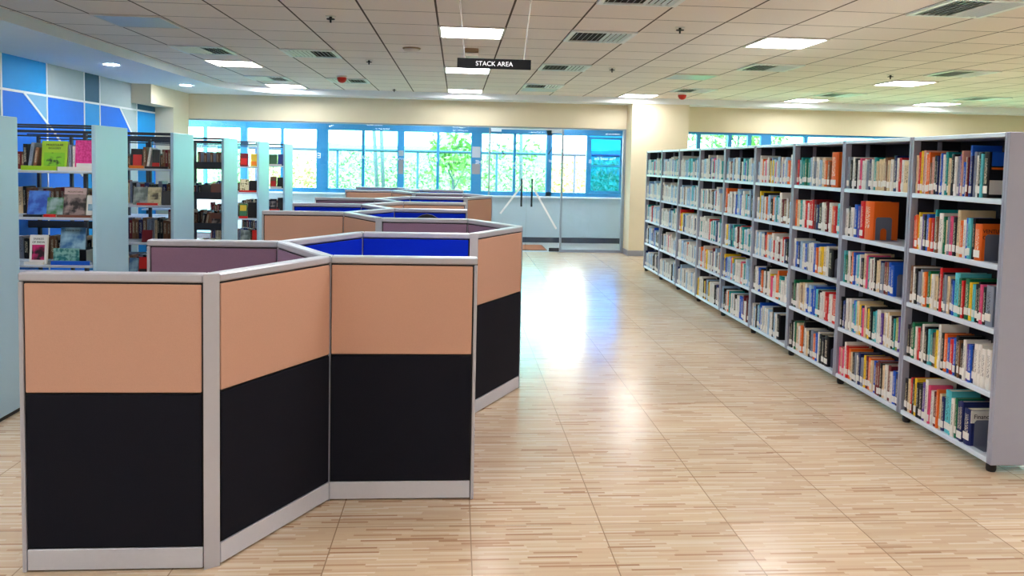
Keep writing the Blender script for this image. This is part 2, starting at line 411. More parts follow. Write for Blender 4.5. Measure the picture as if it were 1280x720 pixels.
for nm, x0, x1, hx, lab in (('door_1', 0.612, 1.285, 1.195, 'left'), ('door_2', 1.291, 1.925, 1.385, 'right')):
    d = empty(nm, (0, YB, 0)); struct(d)
    MB().bev(x0, x1, 0.045, 0.057, 0.012, 2.255, .002).build('glass_leaf', M['glass'], d)
    ax = x0 if nm == 'door_1' else x1
    s = 1 if nm == 'door_1' else -1
    xa, xb = sorted((ax, ax + s * .19))
    MB().bev(xa, xb, .035, .067, 0.006, .075, .004).build('bottom_patch', M['charcoal'], d)
    MB().bev(xa, xb, .035, .067, 2.215, 2.258, .004).build('top_patch', M['steel_edge'], d)
    hd = MB().tube((hx, -.01, .84), (hx, -.01, 1.36), .017, 12).build('pull_handle', M['chrome'], d, True)
    MB().tube((hx, -.01, .93), (hx, .045, .93), .010, 8).tube((hx, -.01, 1.27), (hx, .045, 1.27), .010, 8).build('standoff', M['chrome'], hd, True)
    # long white diagonal tape crossing both leaves; backlit upper ends coloured dark
    if nm == 'door_1':
        crossbar(0.70, 2.03, 0.86, 1.80, .009, .044, d, 'diagonal_tape', M['pipe']); crossbar(1.19, 1.215, 0.81, 0.70, .018, .044, d, 'diagonal_tape', M['white'])
    else:
        crossbar(1.40, 1.215, 1.865, 0.43, .018, .044, d, 'diagonal_tape', M['white']); crossbar(1.88, 2.12, 1.68, 1.82, .009, .044, d, 'diagonal_tape', M['pipe'])
# reversed lettering stuck on the glass, to be read from the corridor side
for body, x, z, s, sh in (('EBOOK', -2.70, 1.70, .135, 0), ('wall of', -1.75, 1.70, .115, .35), ('YOU  now', -1.15, 1.66, .085, 0), ('friends', -0.52, 1.68, .125, .4), ('for a book', -0.03, 1.655, .07, .2), ('THE', 0.42, 1.645, .10, 0)):
    text('glass_lettering', body, s, (x, .043, z), FACE, M['white'], g1, True, sh)
for body, x, z, s in (('portal', 1.78, 1.70, .075), ('gateway', 1.5, 1.645, .075), ('knowledge', 1.08, 1.64, .075), ('your', 1.05, 1.565, .07)):
    text('glass_lettering', body, s, (x, .043, z), FACE, M['white'], g1, True)
for body, x, z, s in (('You need the', 2.75, 1.76, .075), ('B', 2.47, 1.70, .10)):
    text('glass_lettering', body, s, (x, .043, z), FACE, M['white'], g1, True)
for x, z, hh, t_ in ((0.345, 1.83, .20, 0), (0.345, 1.52, .19, 1), (-1.03, 1.78, .10, 2), (-1.03, 1.53, .26, 3)):
    w_ = .075 if x > 0 else .045
    MB().box(x - w_, x + w_, .038, .044, z - hh / 2, z + hh / 2).build('notice_sheet', M['skirt'] if t_ in (1, 3) else M['parapet'], g1)

# corridor: parapet, outer windows, ceiling, end walls
YW = 15.9
struct(MB().box(-6.0, 3.7, YW, YW + .2, 0.11, 0.93).build('wall_corridor', M['parapet']))
struct(MB().box(-6.0, 3.7, YW - .012, YW + .2, -0.1, 0.11).build('baseboard_corridor', M['navyskirt']))
struct(MB().box(-6.0, 3.7, YW, YW + .2, 2.45, 2.9).build('wall_corridor_header', M['cream']))
struct(MB().box(-6.0, 3.7, YB + .2, YW + .2, 2.62, 2.7).build('ceiling_corridor', M['soffit']))
struct(MB().box(-6.2, -6.0, YB, YW + .2, 0, 2.9).build('wall_corridor_left', M['cream']))
struct(MB().box(3.5, 3.7, YB + .25, YW + .2, 0, 2.9).build('wall_corridor_right', M['cream']))
struct(MB().bev(-6.0, 3.5, YW - .07, YW + .01, .93, .965, .006).build('trim_2', M['steel_edge']))
wu = [(-5.9, -4.36, -5.07, 'tint'), (-4.25, -2.85, -3.545, 'lightglass'), (-2.64, -1.22, -1.92, 'tint'), (-1.10, 0.29, -0.40, 'tint'), (0.49, 1.90, 1.18, 'tint'), (1.90, 3.45, 2.71, None)]
for i, (x0, x1, xm, gl) in enumerate(wu):
    w = empty('window_%d' % (i + 2), (0, YW, 0)); struct(w)
    fr = .05
    mb = MB(); mb.box(x0 - .06, x1 + .06, .02, .10, .965, 1.05); mb.box(x0 - .06, x1 + .06, .02, .10, 2.235, 2.45)
    mb.box(x0 - .06, x0 + .01, .02, .10, 1.05, 2.235); mb.box(x1 - .01, x1 + .06, .02, .10, 1.05, 2.235)
    mb.build('frame', M['blueframe'], w)
    MB().box(xm - .028, xm + .028, .015, .09, 1.05, 2.235).build('mullion', M['blueframe'], w)
    if gl:
        MB().box(x0 + .01, xm - .028, .055, .061, 1.05, 2.235).build('pane', M[gl], w); MB().box(xm + .028, x1 - .01, .055, .061, 1.05, 2.235).build('pane', M[gl], w)
    else:      # left sash slid open over the right one
        MB().box(x0 + .01, xm - .028, .055, .061, 1.05, 2.235).build('pane', M['glass'], w)
        MB().box(xm + .028, x1 - .01, .055, .061, 1.05, 2.235).build('pane', M['tint2'], w)
        mb = MB(); mb.box(xm + .028, xm + .075, .03, .052, 1.06, 2.225); mb.box(x1 - .06, x1 - .012, .03, .052, 1.06, 2.225); mb.box(xm + .075, x1 - .06, .03, .052, 1.06, 1.10); mb.box(xm + .075, x1 - .06, .03, .052, 2.165, 2.225)
        mb.build('sliding_sash', M['blueframe'], w)
        MB().box(xm + .075, x1 - .06, .03, .05, 1.60, 1.635).build('sash_bar', M['blueframe'], w)
for x0, x1 in ((-4.36, -4.25), (-2.85, -2.64), (-1.22, -1.10), (0.29, 0.49)):
    struct(MB().box(x0, x1, YW + .005, YW + .18, .93, 2.46).build('trim_3', M['blueframe']))
for x, lab in ((-3.6, 'added corridor fill light at the far left behind the glass'), (-.6, 'added corridor fill light behind the middle of the glass'), (2.2, 'added corridor fill light behind the glass doors')):  # fill lights added out of view to brighten the corridor parapet
    t = empty('ceiling_light', (x, 15.0, 2.62)); tag(t, lab, 'ceiling light', 'added corridor fill lights')
    mb = MB()
    for a in ((-.3, .3, -.3, -.28), (-.3, .3, .28, .3), (-.3, -.28, -.28, .28), (.28, .3, -.28, .28)): mb.box(*a, -.014, .004)
    mb.build('frame', M['plaster'], t); MB().box(-.28, .28, -.28, .28, -.010, .002).build('diffuser', M['lamp'], t)
# right-hand strip window over the bookcases
w = empty('window_8', (0, YB, 0)); struct(w)
mb = MB(); mb.box(4.17, 11.4, .03, .12, 2.255, 2.30); mb.box(4.17, 11.4, .03, .12, .9, .96); mb.build('frame', M['blueframe'], w)
xs = [4.17, 4.52, 5.12, 5.50, 5.82, 6.60, 8.0, 9.4, 11.4]
for i, x in enumerate(xs):
    hw = .10 if i == 4 else .035
    MB().box(x - hw, x + hw, .035, .11, .96, 2.255).build('mullion', M['blueframe'], w)
for a, b_ in zip(xs[:-1], xs[1:]): MB().box(a + .03, b_ - .03, .06, .066, .96, 2.255).build('pane', M['tint'], w)

# ------------------------------------------------------------------ ceiling fixtures (on the 0.6 m tile grid)
def tc_(i, j): return (-0.188 + .6 * (i + .5), 6.9585 + .6 * (j + .5))
colname = {-5: 'beside the left ceiling edge', 0: 'over the central aisle', 5: 'over the bookcase row', 10: 'right of the bookcase row', 14: 'far right of the ceiling'}
rowname = {0: 'near row', 5: 'middle row', 10: 'far row by the window wall', -5: 'row overhead', -10: 'row behind', -15: 'last row behind'}
for i in (-5, 0, 5, 10, 14):
    for j in (-15, -10, -5, 0, 5, 10):
        x, y = tc_(i, j); on = (i, j) not in ((-5, 0), (5, 5))
        t = empty('ceiling_light', (x, y, ZC))
        lab = '%s square ceiling light panel %s, %s' % ('lit' if on else 'unlit', colname[i], rowname[j])
        tag(t, lab, 'ceiling light', 'square ceiling lights')
        mb = MB()
        for a in ((-.3, .3, -.3, -.28), (-.3, .3, .28, .3), (-.3, -.28, -.28, .28), (.28, .3, -.28, .28)): mb.box(*a, -.014, .004)
        mb.build('frame', M['plaster'], t)
        MB().box(-.28, .28, -.28, .28, -.010, .002).build('diffuser', M['lamp'] if on else M['offpanel'], t)
x, y = tc_(2, 9)
t = empty('ceiling_light', (x, y, ZC)); tag(t, 'unlit pale panel behind the farthest vent over the aisle', 'ceiling light', 'square ceiling lights')
mb = MB()
for a in ((-.3, .3, -.3, -.28), (-.3, .3, .28, .3), (-.3, -.28, -.28, .28), (.28, .3, -.28, .28)): mb.box(*a, -.014, .004)
mb.build('frame', M['plaster'], t); MB().box(-.28, .28, -.28, .28, -.010, .002).build('diffuser', M['offpanel'], t)

vl = {(-5, 3): 'left of the aisle, in front of a lit panel', (-3, 3): 'left of the aisle, beside a sprinkler', (-5, 8): 'just in front of the far left lit panel', (-3, 8): 'behind a red fire detector left of the aisle',
      (2, 0): 'right of the aisle light, largest square grille', (2, 4): 'right of the hanging sign, second along the aisle', (2, 8): 'farthest along the right side of the aisle', (2, -3): 'cut by the top of the picture over the aisle',
      (6, 3): 'over the bookcases behind a lit panel', (6, 8): 'above the red fire detector near the pillar', (10, 8): 'far right between two lit panels', (10, 3): 'right side, dark grille before a lit panel', (14, 8): 'farthest right by the window wall', (6, -3): 'large black grille at top right corner'}
for (i, j), lab in vl.items():
    x, y = tc_(i, j); t = empty('air_vent', (x, y, ZC)); tag(t, 'white framed ceiling air vent ' + lab, 'air vent', 'ceiling air vents')
    mb = MB()
    for a in ((-.3, .3, -.3, -.258), (-.3, .3, .258, .3), (-.3, -.258, -.258, .258), (.258, .3, -.258, .258)): mb.box(*a, -.016, .004)
    mb.build('frame', M['ventwhite'], t)
    MB().box(-.258, .258, -.258, .258, -.003, .002).build('backing', M['ventblack'], t)
    mb = MB()
    for k in range(11):
        u = -.235 + k * .047; sgn = 1 if k < 6 else -1
        b = len(mb.v); dx = .008 * sgn
        mb.v += [(u - dx, -.258, -.020), (u - dx + .003, -.258, -.020), (u + dx + .003, -.258, -.004), (u + dx, -.258, -.004)]
        mb.v += [(a, .258, c) for a, _, c in mb.v[b:b + 4]]
        for f in ((0, 1, 2, 3), (7, 6, 5, 4), (0, 4, 5, 1), (1, 5, 6, 2), (2, 6, 7, 3), (3, 7, 4, 0)): mb.face([b + q for q in f])
    mb.build('louver', M['ventwhite'], t)
for (x, y), lab in (((-1.09, 6.69), 'nearest on the left of the aisle'), ((-1.09, 9.53), 'midway down the left of the aisle'), ((1.91, 6.65), 'nearest on the right of the aisle'), ((1.91, 9.6), 'beside the second vent right of the sign'), ((5.43, 9.43), 'in front of the lit panel right of the bookcases'), ((-1.09, 13.28), 'farthest, by the window wall')):
    t = empty('sprinkler', (x, y, ZC)); tag(t, 'small dark ceiling sprinkler head ' + lab, 'sprinkler', 'ceiling sprinklers')
    MB().lathe([(.042, -.006), (.045, .0), (.045, .003)], 0, 0, 16).build('flange', M['plaster'], t)
    MB().lathe([(.036, -.028), (.034, -.022), (.012, -.018), (.012, -.004)], 0, 0, 14).build('deflector', M['rubber'], t)
    MB().tube((0, 0, -.055), (0, 0, -.02), .008, 8).build('bulb', M['rubber'], t)
for (x, y), lab in (((-1.70, 11.46), 'on the ceiling left of the aisle'), ((3.72, 12.69), 'on the ceiling near the square pillar')):
    t = empty('fire_detector', (x, y, ZC)); tag(t, 'bright red fire detector ' + lab, 'fire detector')
    MB().lathe([(.055, -.025), (.075, -.02), (.08, .002)], 0, 0, 20).build('base', M['plaster'], t, True)
    MB().lathe([(.02, -.10), (.05, -.085), (.07, -.045), (.07, -.022)], 0, 0, 20).build('dome', M['red'], t, True)
t = empty('smoke_detector', (-.51, 8.41, ZC)); tag(t, 'round pale smoke detector on the ceiling left of the hanging sign', 'smoke detector')
MB().lathe([(.088, -.014), (.096, -.010), (.096, .002)], 0, 0, 24).build('base', M['brownplastic'], t, True)
MB().lathe([(.02, -.05), (.05, -.047), (.078, -.028), (.084, -.013)], 0, 0, 24).build('cover', M['plaster'], t, True)
t = empty('access_point', (.13, 8.33, ZC)); tag(t, 'small tan and white box on the ceiling behind the sign', 'wireless box')
MB().bev(-.075, .075, -.06, .06, -.045, .0, .006).build('housing', M['brownplastic'], t)
MB().bev(-.075, .075, -.062, .06, -.085, -.05, .006).build('cover', M['plaster'], t)
for (x, y), lab in (((-4.27, 9.9), 'nearer of the two beside the painted wall'), ((-4.27, 12.5), 'farther one, by the boxed-out column'), ((-4.27, 7.3), 'third back towards the near end'), ((-4.27, 4.7), 'fourth back towards the near end'), ((-4.27, 2.1), 'last towards the near end')):
    t = empty('downlight', (x, y, ZS)); tag(t, 'round lit recessed downlight in the lowered ceiling, ' + lab, 'downlight')
    MB().lathe([(.085, -.006), (.105, -.003), (.105, .002)], 0, 0, 24).build('ring', M['plaster'], t)
    MB().lathe([(.083, -.009), (.083, .0)], 0, 0, 24).build('lens', M['down'], t)

# hanging sign
t = empty('hanging_sign', (0.235, 5.2, 2.28)); tag(t, 'black hanging sign reading STACK AREA over the aisle', 'sign')
MB().bev(-.247, .247, -.01, .01, 0, .066, .002).build('board', M['signblack'], t)
text('lettering', 'STACK AREA', .043, (0, -.0115, .031), FACE, M['white'], t)
for sx in (-1, 1): MB().tube((sx * .197, 0, .062), (sx * .25, -.02, ZC - 2.28), .0045, 8).build('hanger_rod', M['rod'], t)

# ------------------------------------------------------------------ study carrels: panels on a hexagon lattice
S, HX, HY, HT = .7166, -.9686, 3.1037, 1.194
S3 = math.sqrt(3) / 2
def hp(u, v): return Vector((HX + S * u, HY + S * S3 * v))
edges = [((-1, 0), (0, 0), 'P', 'E')]
for q in (0, 8):
    lastback = 'E' if q else 'P'
    edges += [((0, q), (.5, q + 1), 'P', 'E'), ((.5, q + 1), (1.5, q + 1), 'B', 'E'), ((.5, q + 1), (0, q + 2), 'P', 'B'), ((-1, q + 2), (0, q + 2), 'E', 'P'),
              ((0, q + 2), (.5, q + 3), 'P', 'B'), ((.5, q + 3), (1.5, q + 3), 'P', 'B'), ((1.5, q + 3), (2, q + 4), 'P', 'E'), ((2, q + 4), (1.5, q + 5), 'P', 'E'),
              ((.5, q + 5), (1.5, q + 5), 'B', 'P'), ((.5, q + 5), (0, q + 6), 'E', 'B'), ((-1, q + 6), (0, q + 6), 'B', 'E'), ((0, q + 6), (.5, q + 7), 'B', 'B'),
              ((.5, q + 7), (1.5, q + 7), 'E', 'B'), ((.5, q + 7), (0, q + 8), 'B', 'E'), ((-1, q + 8), (0, q + 8), lastback, 'B')]
nb = {}
for a, b_, _, _ in edges:
    nb.setdefault(a, []).append(b_); nb.setdefault(b_, []).append(a)
def ang(a, b_):
    d = hp(*b_) - hp(*a); return math.atan2(d.y, d.x)
def gap_at(v, other, side):      # angle from this panel to the next one on a given side (+1 = counter-clockwise)
    base = ang(v, other); best = 2 * PI
    for w in nb[v]:
        if w == other: continue
        d = (ang(v, w) - base) * side % (2 * PI); best = min(best, d)
    return best
plabel = [
 'nearest carrel panel, beige over black with a silver kick plate, at the left front', 
 'angled beige over black carrel panel joining the two front ones', 'beige over black carrel panel facing front, right of the angled one',
 'short carrel panel leading back from the middle joint, purple on its left', 'purple panel facing front behind the nearest beige one',
 'angled bright blue panel inside the first right-hand booth', 'bright blue panel facing front behind the right front beige one', 'tall beige over black side panel angled along the aisle, nearer of two',
 'dark purple panel turned away behind the nearer aisle side panel', 'purple panel facing front behind the first blue booth', 'beige angled panel right of the mid-left beige arm',
 'beige panel standing alone left of centre in front of the windows side shelves', 'angled blue panel in the second right-hand booth', 'blue panel facing front with a dark chair before it', 'angled dark blue panel of the middle left booth', 'dark blue panel facing front behind the mid-left beige arm',
 'angled thin beige panel halfway down the cluster', 'thin beige panel facing front halfway down the cluster', 'dark short panel leading back halfway down the cluster', 'dark purple panel facing front at mid distance, left side',
 'angled blue panel in the far right booth', 'blue panel facing front in the far right booth', 'beige side panel angled along the aisle, farther of two', 'grey-purple panel turned away behind the farther aisle side panel', 'grey-purple panel facing front in the far booths',
 'small beige angled panel at the far left booth', 'small beige panel facing front at the far left end', 'angled blue panel at the far end', 'thin blue panel facing front at the far end', 'angled panel closing the far left booth', 'thin dark panel facing front, last on the left']
FAB = {'E': ('beige', 'black'), 'P': ('purple', 'purple'), 'B': ('blue', 'blue')}
TR = .018
for idx, (a, b_, cl, crr) in enumerate(edges):
    A, B = hp(*a), hp(*b_); L = (B - A).length; rz = math.atan2((B - A).y, (B - A).x)
    t = empty('partition_panel', (A.x, A.y, 0), rz)
    tag(t, plabel[idx], 'partition panel', 'study carrel panels')
    fa, fb = len(nb[a]) == 1, len(nb[b_]) == 1
    x0 = 0.0 if fa else TR; x1 = L if fb else L - TR
    MB().box(x0, x1, -.019, .019, .004, 1.16).build('core', M['core'], t)
    MB().bev(x0, x1, -.031, .031, 1.160, HT, .006).build('top_rail', M['alu'], t)
    for free, xa in ((fa, 0.0), (fb, L - .016)):
        if free:
            ec = MB().bev(xa, xa + .016, -.0305, .0305, 0, 1.158, .003).build('end_cap', M['alu'], t)
            xe = -.002 if xa == 0.0 else L + .0005
            mb = MB()
            for z in (.30, .335, .64, .675): mb.box(xe, xe + .0015, -.006, .006, z, z + .012)
            mb.build('slot', M['core'], ec)
    for side, key in ((1, cl), (-1, crr)):
        up, lo = FAB[key]
        def end(free, v, other, s_):
            if free: return .016 + .007
            return TR + (.004 if gap_at(v, other, s_) < 2.3 else .009)
        xa = end(fa, a, b_, side); xb = L - end(fb, b_, a, -side)
        y0, y1 = sorted((side * .018, side * .030))
        MB().bev(xa, xb, y0, y1, .722, 1.152, .003).build('fabric_tile', M[up], t)['label'] = {'E': 'beige upper fabric tile', 'P': 'purple upper fabric tile', 'B': 'blue upper fabric tile'}[key]
        lt = MB().bev(xa, xb, y0, y1, .098, .714, .003).build('fabric_tile', M[lo], t)
        if lo == 'black': lt['label'] = 'black lower fabric tile'
        MB().bev(xa - .003, xb + .003, y0, y1 + (.001 if side > 0 else 0), .008, .092, .002).build('kick_plate', M['kick'], t)
pl = {(0, 0): 'wide silver post at the front corner of the nearest panels', (1.5, 3): 'silver post between the blue panel and the nearer aisle panel', (.5, 5): 'pale post right of the mid-left beige panels'}
vs = sorted(nb, key=lambda q: (q[1], q[0])); cnt = 0
for v in vs:
    if len(nb[v]) < 2: continue
    P = hp(*v); q = []
    for w in nb[v]:
        d = (hp(*w) - P).normalized(); nn = Vector((-d.y, d.x))
        for s_ in (-1, 1):
            p = d * TR + nn * (.031 * s_); q.append((p.x, p.y))
    if len(nb[v]) == 2:      # close the open outer side
        pass
    q.sort(key=lambda p: math.atan2(p[1], p[0]))
    q2 = [q[0]]
    for p in q[1:]:
        if (Vector(p) - Vector(q2[-1])).length > .004: q2.append(p)
    if (Vector(q2[0]) - Vector(q2[-1])).length < .004: q2.pop()
    t = empty('corner_post', (P.x, P.y, 0))
    side = 'left zigzag' if v[0] == 0 else 'middle zigzag' if v[0] == .5 else 'aisle side'
    tag(t, pl.get(v, 'slim silver carrel post, %s joint, %s row back from the front' % (side, ORD[int(v[1])])), 'post', 'carrel corner posts')
    MB().prism(q2, 0.0, HT - .008).build('upright', M['alu'], t)
    MB().prism([(x * .98, y * .98) for x, y in q2], HT - .008, HT).build('cap', M['alu'], t)

# black office chair in the second right-hand booth
t = empty('office_chair', (-.25, 6.62, 0)); tag(t, 'black office chair whose back just shows above the carrel panels', 'office chair')
mb = MB(); bm = bmesh.new()
outl = [(.21 * math.cos(a), .30 * math.sin(a)) for a in [i * 2 * PI / 28 for i in range(28)]]
mb.poly_y([(x * (1 if z < 0 else .92), .90 + z) for x, z in outl], -.03, .02); mb.build('backrest', M['chairfab'], t)
MB().lathe([(.20, .44), (.24, .46), (.24, .50), (.20, .52)], 0, .24, 24).build('seat', M['chairfab'], t, True)
MB().tube((0, -.02, .48), (0, -.03, .85), .02, 10).tube((0, .2, .45), (0, -.02, .48), .02, 10).build('spine', M['rubber'], t)
MB().tube((0, .24, .10), (0, .24, .45), .028, 12).build('gas_lift', M['chrome'], t)
for k in range(5):
    a = k * 2 * PI / 5 + .3; ex_, ey_ = .27 * math.cos(a), .24 + .27 * math.sin(a)
    lg = MB().tube((0, .24, .11), (ex_, ey_, .075), .022, 8, .016).build('leg', M['rubber'], t)
    MB().tube((ex_ - .018 * math.sin(a), ey_ + .018 * math.cos(a), .03), (ex_ + .018 * math.sin(a), ey_ - .018 * math.cos(a), .03), .03, 12).build('caster', M['rubber'], lg)

# ------------------------------------------------------------------ right-hand bookcase row
BX, BY, BP, BH, BD = 2.952, 3.956, .8802, 1.878, .33
SHZ = [1.50, 1.14, .785, .43, .065]          # shelf slab centres
unit = ['nearest unit with the broad pale end panel', 'second unit, holding an orange book facing out'] + ['%s from the near end' % ORD[k] for k in range(2, 8)] + ['last unit, beside the square pillar']
for k in range(9):
    t = empty('bookcase', (BX, BY + k * BP, 0)); tag(t, 'grey steel bookcase in the long row, ' + unit[k], 'bookcase', 'grey steel bookcases in one row')
    ms = [M['steel'], M['steel_dark_and_shade']]
    th = .024
    y0 = 0 if k else -.012
    for ya, yb in ((0.004, th), (BP - th, BP - .004)):
        MB().bev(0, .05, ya, yb, .05, BH, .003).build('upright', M['steel'], t)
        MB().box(.05, BD, ya, yb, .05, BH - .002).build('side_panel', M['steel_dark_and_shade'], t)  # same pale steel, coloured dark for the shade deep in the bay
    if k == 0: MB().bev(0, BD, -.016, .0035, .05, BH, .003).build('end_panel', M['steel'], t)
    if k == 8: MB().bev(0, BD, BP - .0035, BP + .016, .05, BH, .003).build('end_panel', M['steel'], t)
    MB().box(BD - .012, BD, th, BP - th, .05, BH).build('back_panel', M['steel_dark_and_shade'], t)  # back coloured dark too, for the shade behind the books
    MB().bev(0, BD, th, BP - th, BH - .026, BH - .001, .003).build('top_panel', M['steel_edge'], t)
    for z in SHZ:
        MB().bev(0.002, BD - .012, th, BP - th, z - .016, z + .014, .004).build('shelf', M['steel_edge'], t)
    for yy, s_ in ((th, 1), (BP - th, -1)):
        ya, yb = sorted((yy, yy + s_ * .004))
        MB().box(.16, .19, ya, yb, .08, BH - .03).build('slotted_strip', M['steel'], t)
    for yy in ((.035, BP - .035) if k in (0,) else (BP - .035,)):
        for xx in (.04, BD - .04): MB().lathe([(.022, 0), (.026, .012), (.026, .035), (.016, .052)], xx, yy, 14).build('foot', M['rubber'], t)

# ---- books
def book_into(mb, T, t, h, d, mc, mp, lab=None, ml=None):
    """a standing book: T maps local (x depth, y thickness, z up) to place; U-shaped cover with rounded spine and inset pages"""
    b = len(mb.v); c = min(.0028, t * .14); r = t * .12
    prof = [(d, 0), (r * 1.4, 0), (r * .35, t * .14), (0, t * .36), (0, t * .64), (r * .35, t * .86), (r * 1.4, t), (d, t), (d, t - c), (r * 1.6 + c, t - c), (r * 1.6 + c, c), (d, c)]
    n = len(prof)
    for z in (0, h): mb.v += [tuple(T @ Vector((x, y, z))) for x, y in prof]
    for i in range(n):
        j = (i + 1) % n
        uv = None
        if 1 <= i <= 5:
            u0, u1 = prof[i][1] / t, prof[j][1] / t
            uv = [(u0, 0), (u0, 1), (u1, 1), (u1, 0)]
        mb.face([b + i, b + n + i, b + n + j, b + j], mc, uv)
    def cap(o_, rev):
        q = [[0, 1, 10, 11], [1, 2, 3, 4, 5, 6, 9, 10], [6, 7, 8, 9]]
        for f in q: mb.face([b + o_ + i for i in (f if not rev else f[::-1])], mc)
    cap(n, False); cap(0, True)
    e = .004
    b2 = len(mb.v)
    x0, x1 = r * 1.6 + c * .5, d - .004
    for z in (e, h - e):
        mb.v += [tuple(T @ Vector(p)) for p in ((x0, c * .6, z), (x1, c * .6, z), (x1, t - c * .6, z), (x0, t - c * .6, z))]
    for f in ((0, 3, 2, 1), (4, 5, 6, 7), (0, 1, 5, 4), (1, 2, 6, 5), (2, 3, 7, 6), (3, 0, 4, 7)): mb.face([b2 + i for i in f], mp)
    if lab:
        label_into(mb, T, t, lab, ml)
def label_into(mb, T, t, z0, ml):
    b = len(mb.v); hh = .042; x = -.0012
    P = [(x, t * .10, z0), (x, t * .90, z0), (x, t * .90, z0 + hh), (x, t * .10, z0 + hh)]
    mb.v += [tuple(T @ Vector(p)) for p in P] + [tuple(T @ Vector((p[0] + .004, p[1], p[2]))) for p in P]
    for f in ((0, 3, 2, 1), (0, 1, 5, 4), (1, 2, 6, 5), (2, 3, 7, 6), (3, 0, 4, 7)): mb.face([b + i for i in f], ml)

SHN = ['top shelf', 'second shelf', 'middle shelf', 'fourth shelf', 'bottom shelf']
near = {
 0: ['c R Yt At W O O ns A K N c B W T G cs K W S P At Bs Ws M Bt N S W K C K5',
     'R O Y W P K B O R Tt n W4t G c S p K4 c4t O W B C K O6',
     'n W K S S c O G Y W c K Rt K S c N B C4t:g G R G4 Y C K K p K S5',
     'K K G W R K W K K C T K n Y Wt:S K O B R B K n K W P B N W4 W4 W4 W4',
     'K c R K Y K K P Wt p W M O c N C4t C W G N N N7'],
 1: ['S K W K W p W W S N W T c c c c n c W N W R W c5', 'W K W B P R3t O6t', 'C T G W K O B L C W N K c5t:O p T W M W K c c N S M n B B4',
     'K B N W M W T B C c4t:c Y N p c K Y K4 T4 C W W P c W c W K T g P N', 'p A p Wt R O c K S W N S Y M O c B M Mt K c W M W B N5'],
 2: ['R C T T G T L W S W L c O n O5t', 'O c T W R W R R M N K W W M W O R C5', 'W B N L W B S W W B O c Y c W K5', 'K G K W c n c W B L B B C K W W R Rs W R5', 'K K W G c W O Kt W c K S O B W K K K4']}
BULK = MB()            # the rest of the books: one mesh of kind stuff
BM = KEYS + ['_p', '_l']
TITLES = {}
def shelf_books(k, si, spec, bulk):
    global BULK
    z = SHZ[si] + .0145; ya = BY + k * BP + .030; yb = BY + (k + 1) * BP - .030
    toks = spec.split(); ent = []
    for tk in toks:
        tk = tk.split(':')[0]; key = tk[0]; mult = 1.0; hmod = 0
        for ch in tk[1:]:
            if ch.isdigit(): mult = int(ch) / 2.6
            if ch == 't': hmod = 1
            if ch == 's': hmod = -1
        ent.append((key, (.020 + rnd.random() * .016) * mult, hmod))
    avail = yb - ya
    fill = 1.0
    fill = FILL.get((k, si), 1.0)
    tot = sum(e_[1] for e_ in ent); gap = .0012
    sc_ = (avail * fill - gap * len(ent) - .004) / tot
    sc_ = min(sc_, 1.6)
    y = yb - .002                   # runs from the far side of the bay towards the camera
    for i, (key, t, hm) in enumerate(ent):
        t *= sc_
        h = rnd.uniform(.205, .245) + (.035 if hm > 0 else -.03 if hm < 0 else 0)
        if k == 0 and si == 0: h += .02
        if key == 'W' and t > .05: h = .235
        d = rnd.uniform(.15, .19) + (.03 if hm > 0 else 0); x = BX + .012 + rnd.uniform(0, .012)
        lean = 0.0
        y -= t
        T = Matrix.Translation((x, y, z)); lz = rnd.uniform(.012, .03)
        if bulk:
            book_into(BULK, T, t, h, d, KEYS.index(key), len(KEYS), lz if rnd.random() < .8 else None, len(KEYS) + 1)
        else:
            mb = MB(); book_into(mb, Matrix(), t, h, d, 0, 1)
            o = mb.build('book', [COV[key], M['paper']], loc=(x, y, z))
            adj = 'thick' if t > .045 else 'tall' if hm > 0 else 'short' if hm < 0 else 'slim' if t < .021 else 'upright'
            where = 'nearest bookcase' if k == 0 else 'second bookcase'
            tag(o, '%s %s book, %s from the far end, %s of the %s' % (adj, PAL[key][1], ORD[i], SHN[si], where), 'book', 'books on the %s of the %s' % (SHN[si], where))
            if rnd.random() < .88 and (key != 'W' or t < .05):
                lb = MB(); label_into(lb, Matrix(), t, lz, 0); lo_ = lb.build('spine_label', M['label'], o)
                if key == 'W': pass
            TITLES[(k, si, i)] = (o, t, h, d)
        y -= gap
    return y
FILL = {(0, 0): .84, (0, 1): .80, (0, 4): .80, (0, 2): .95, (1, 1): .46, (1, 2): .84, (2, 0): .86, (2, 2): .86, (2, 4): .86, (0, 3): .97, (3, 4): .8, (5, 1): .85}
ends = {}
for k, rows in near.items():
    for si, spec in enumerate(rows): ends[(k, si)] = shelf_books(k, si, spec, k >= 2)
far_mix = [x.replace(' c ', ' W ').replace(' S ', ' L ') + ' W W L' for x in ['W W W L W C S L T W c B W K L W S p', 'W W L C W S W L B W c W L K W n W', 'W L W S W W L c W R W T W L W N W', 'W W c L W S K W B W L O W W p W S', 'W L N W W K S B W L W c W M W K']]
for k in range(3, 9):
    for si in range(5):
        pool = far_mix[si].split() + (['R', 'O', 'K', 'M', 'Y', 'T'] if k < 6 else [])
        n_ = rnd.randint(20, 24)
        spec = ' '.join(rnd.choice(pool) + rnd.choice(['', '', '', '', 't', 's', '4']) for _ in range(n_))
        if k in (3, 4) and si == 4: spec += ' K5'
        if k == 4 and si == 3: spec = 'B Yt:Y N B ' + spec
        if k == 6 and si == 2: spec = 'W Rt Y Yt ' + spec[:40].rstrip()
        shelf_books(k, si, spec, True)

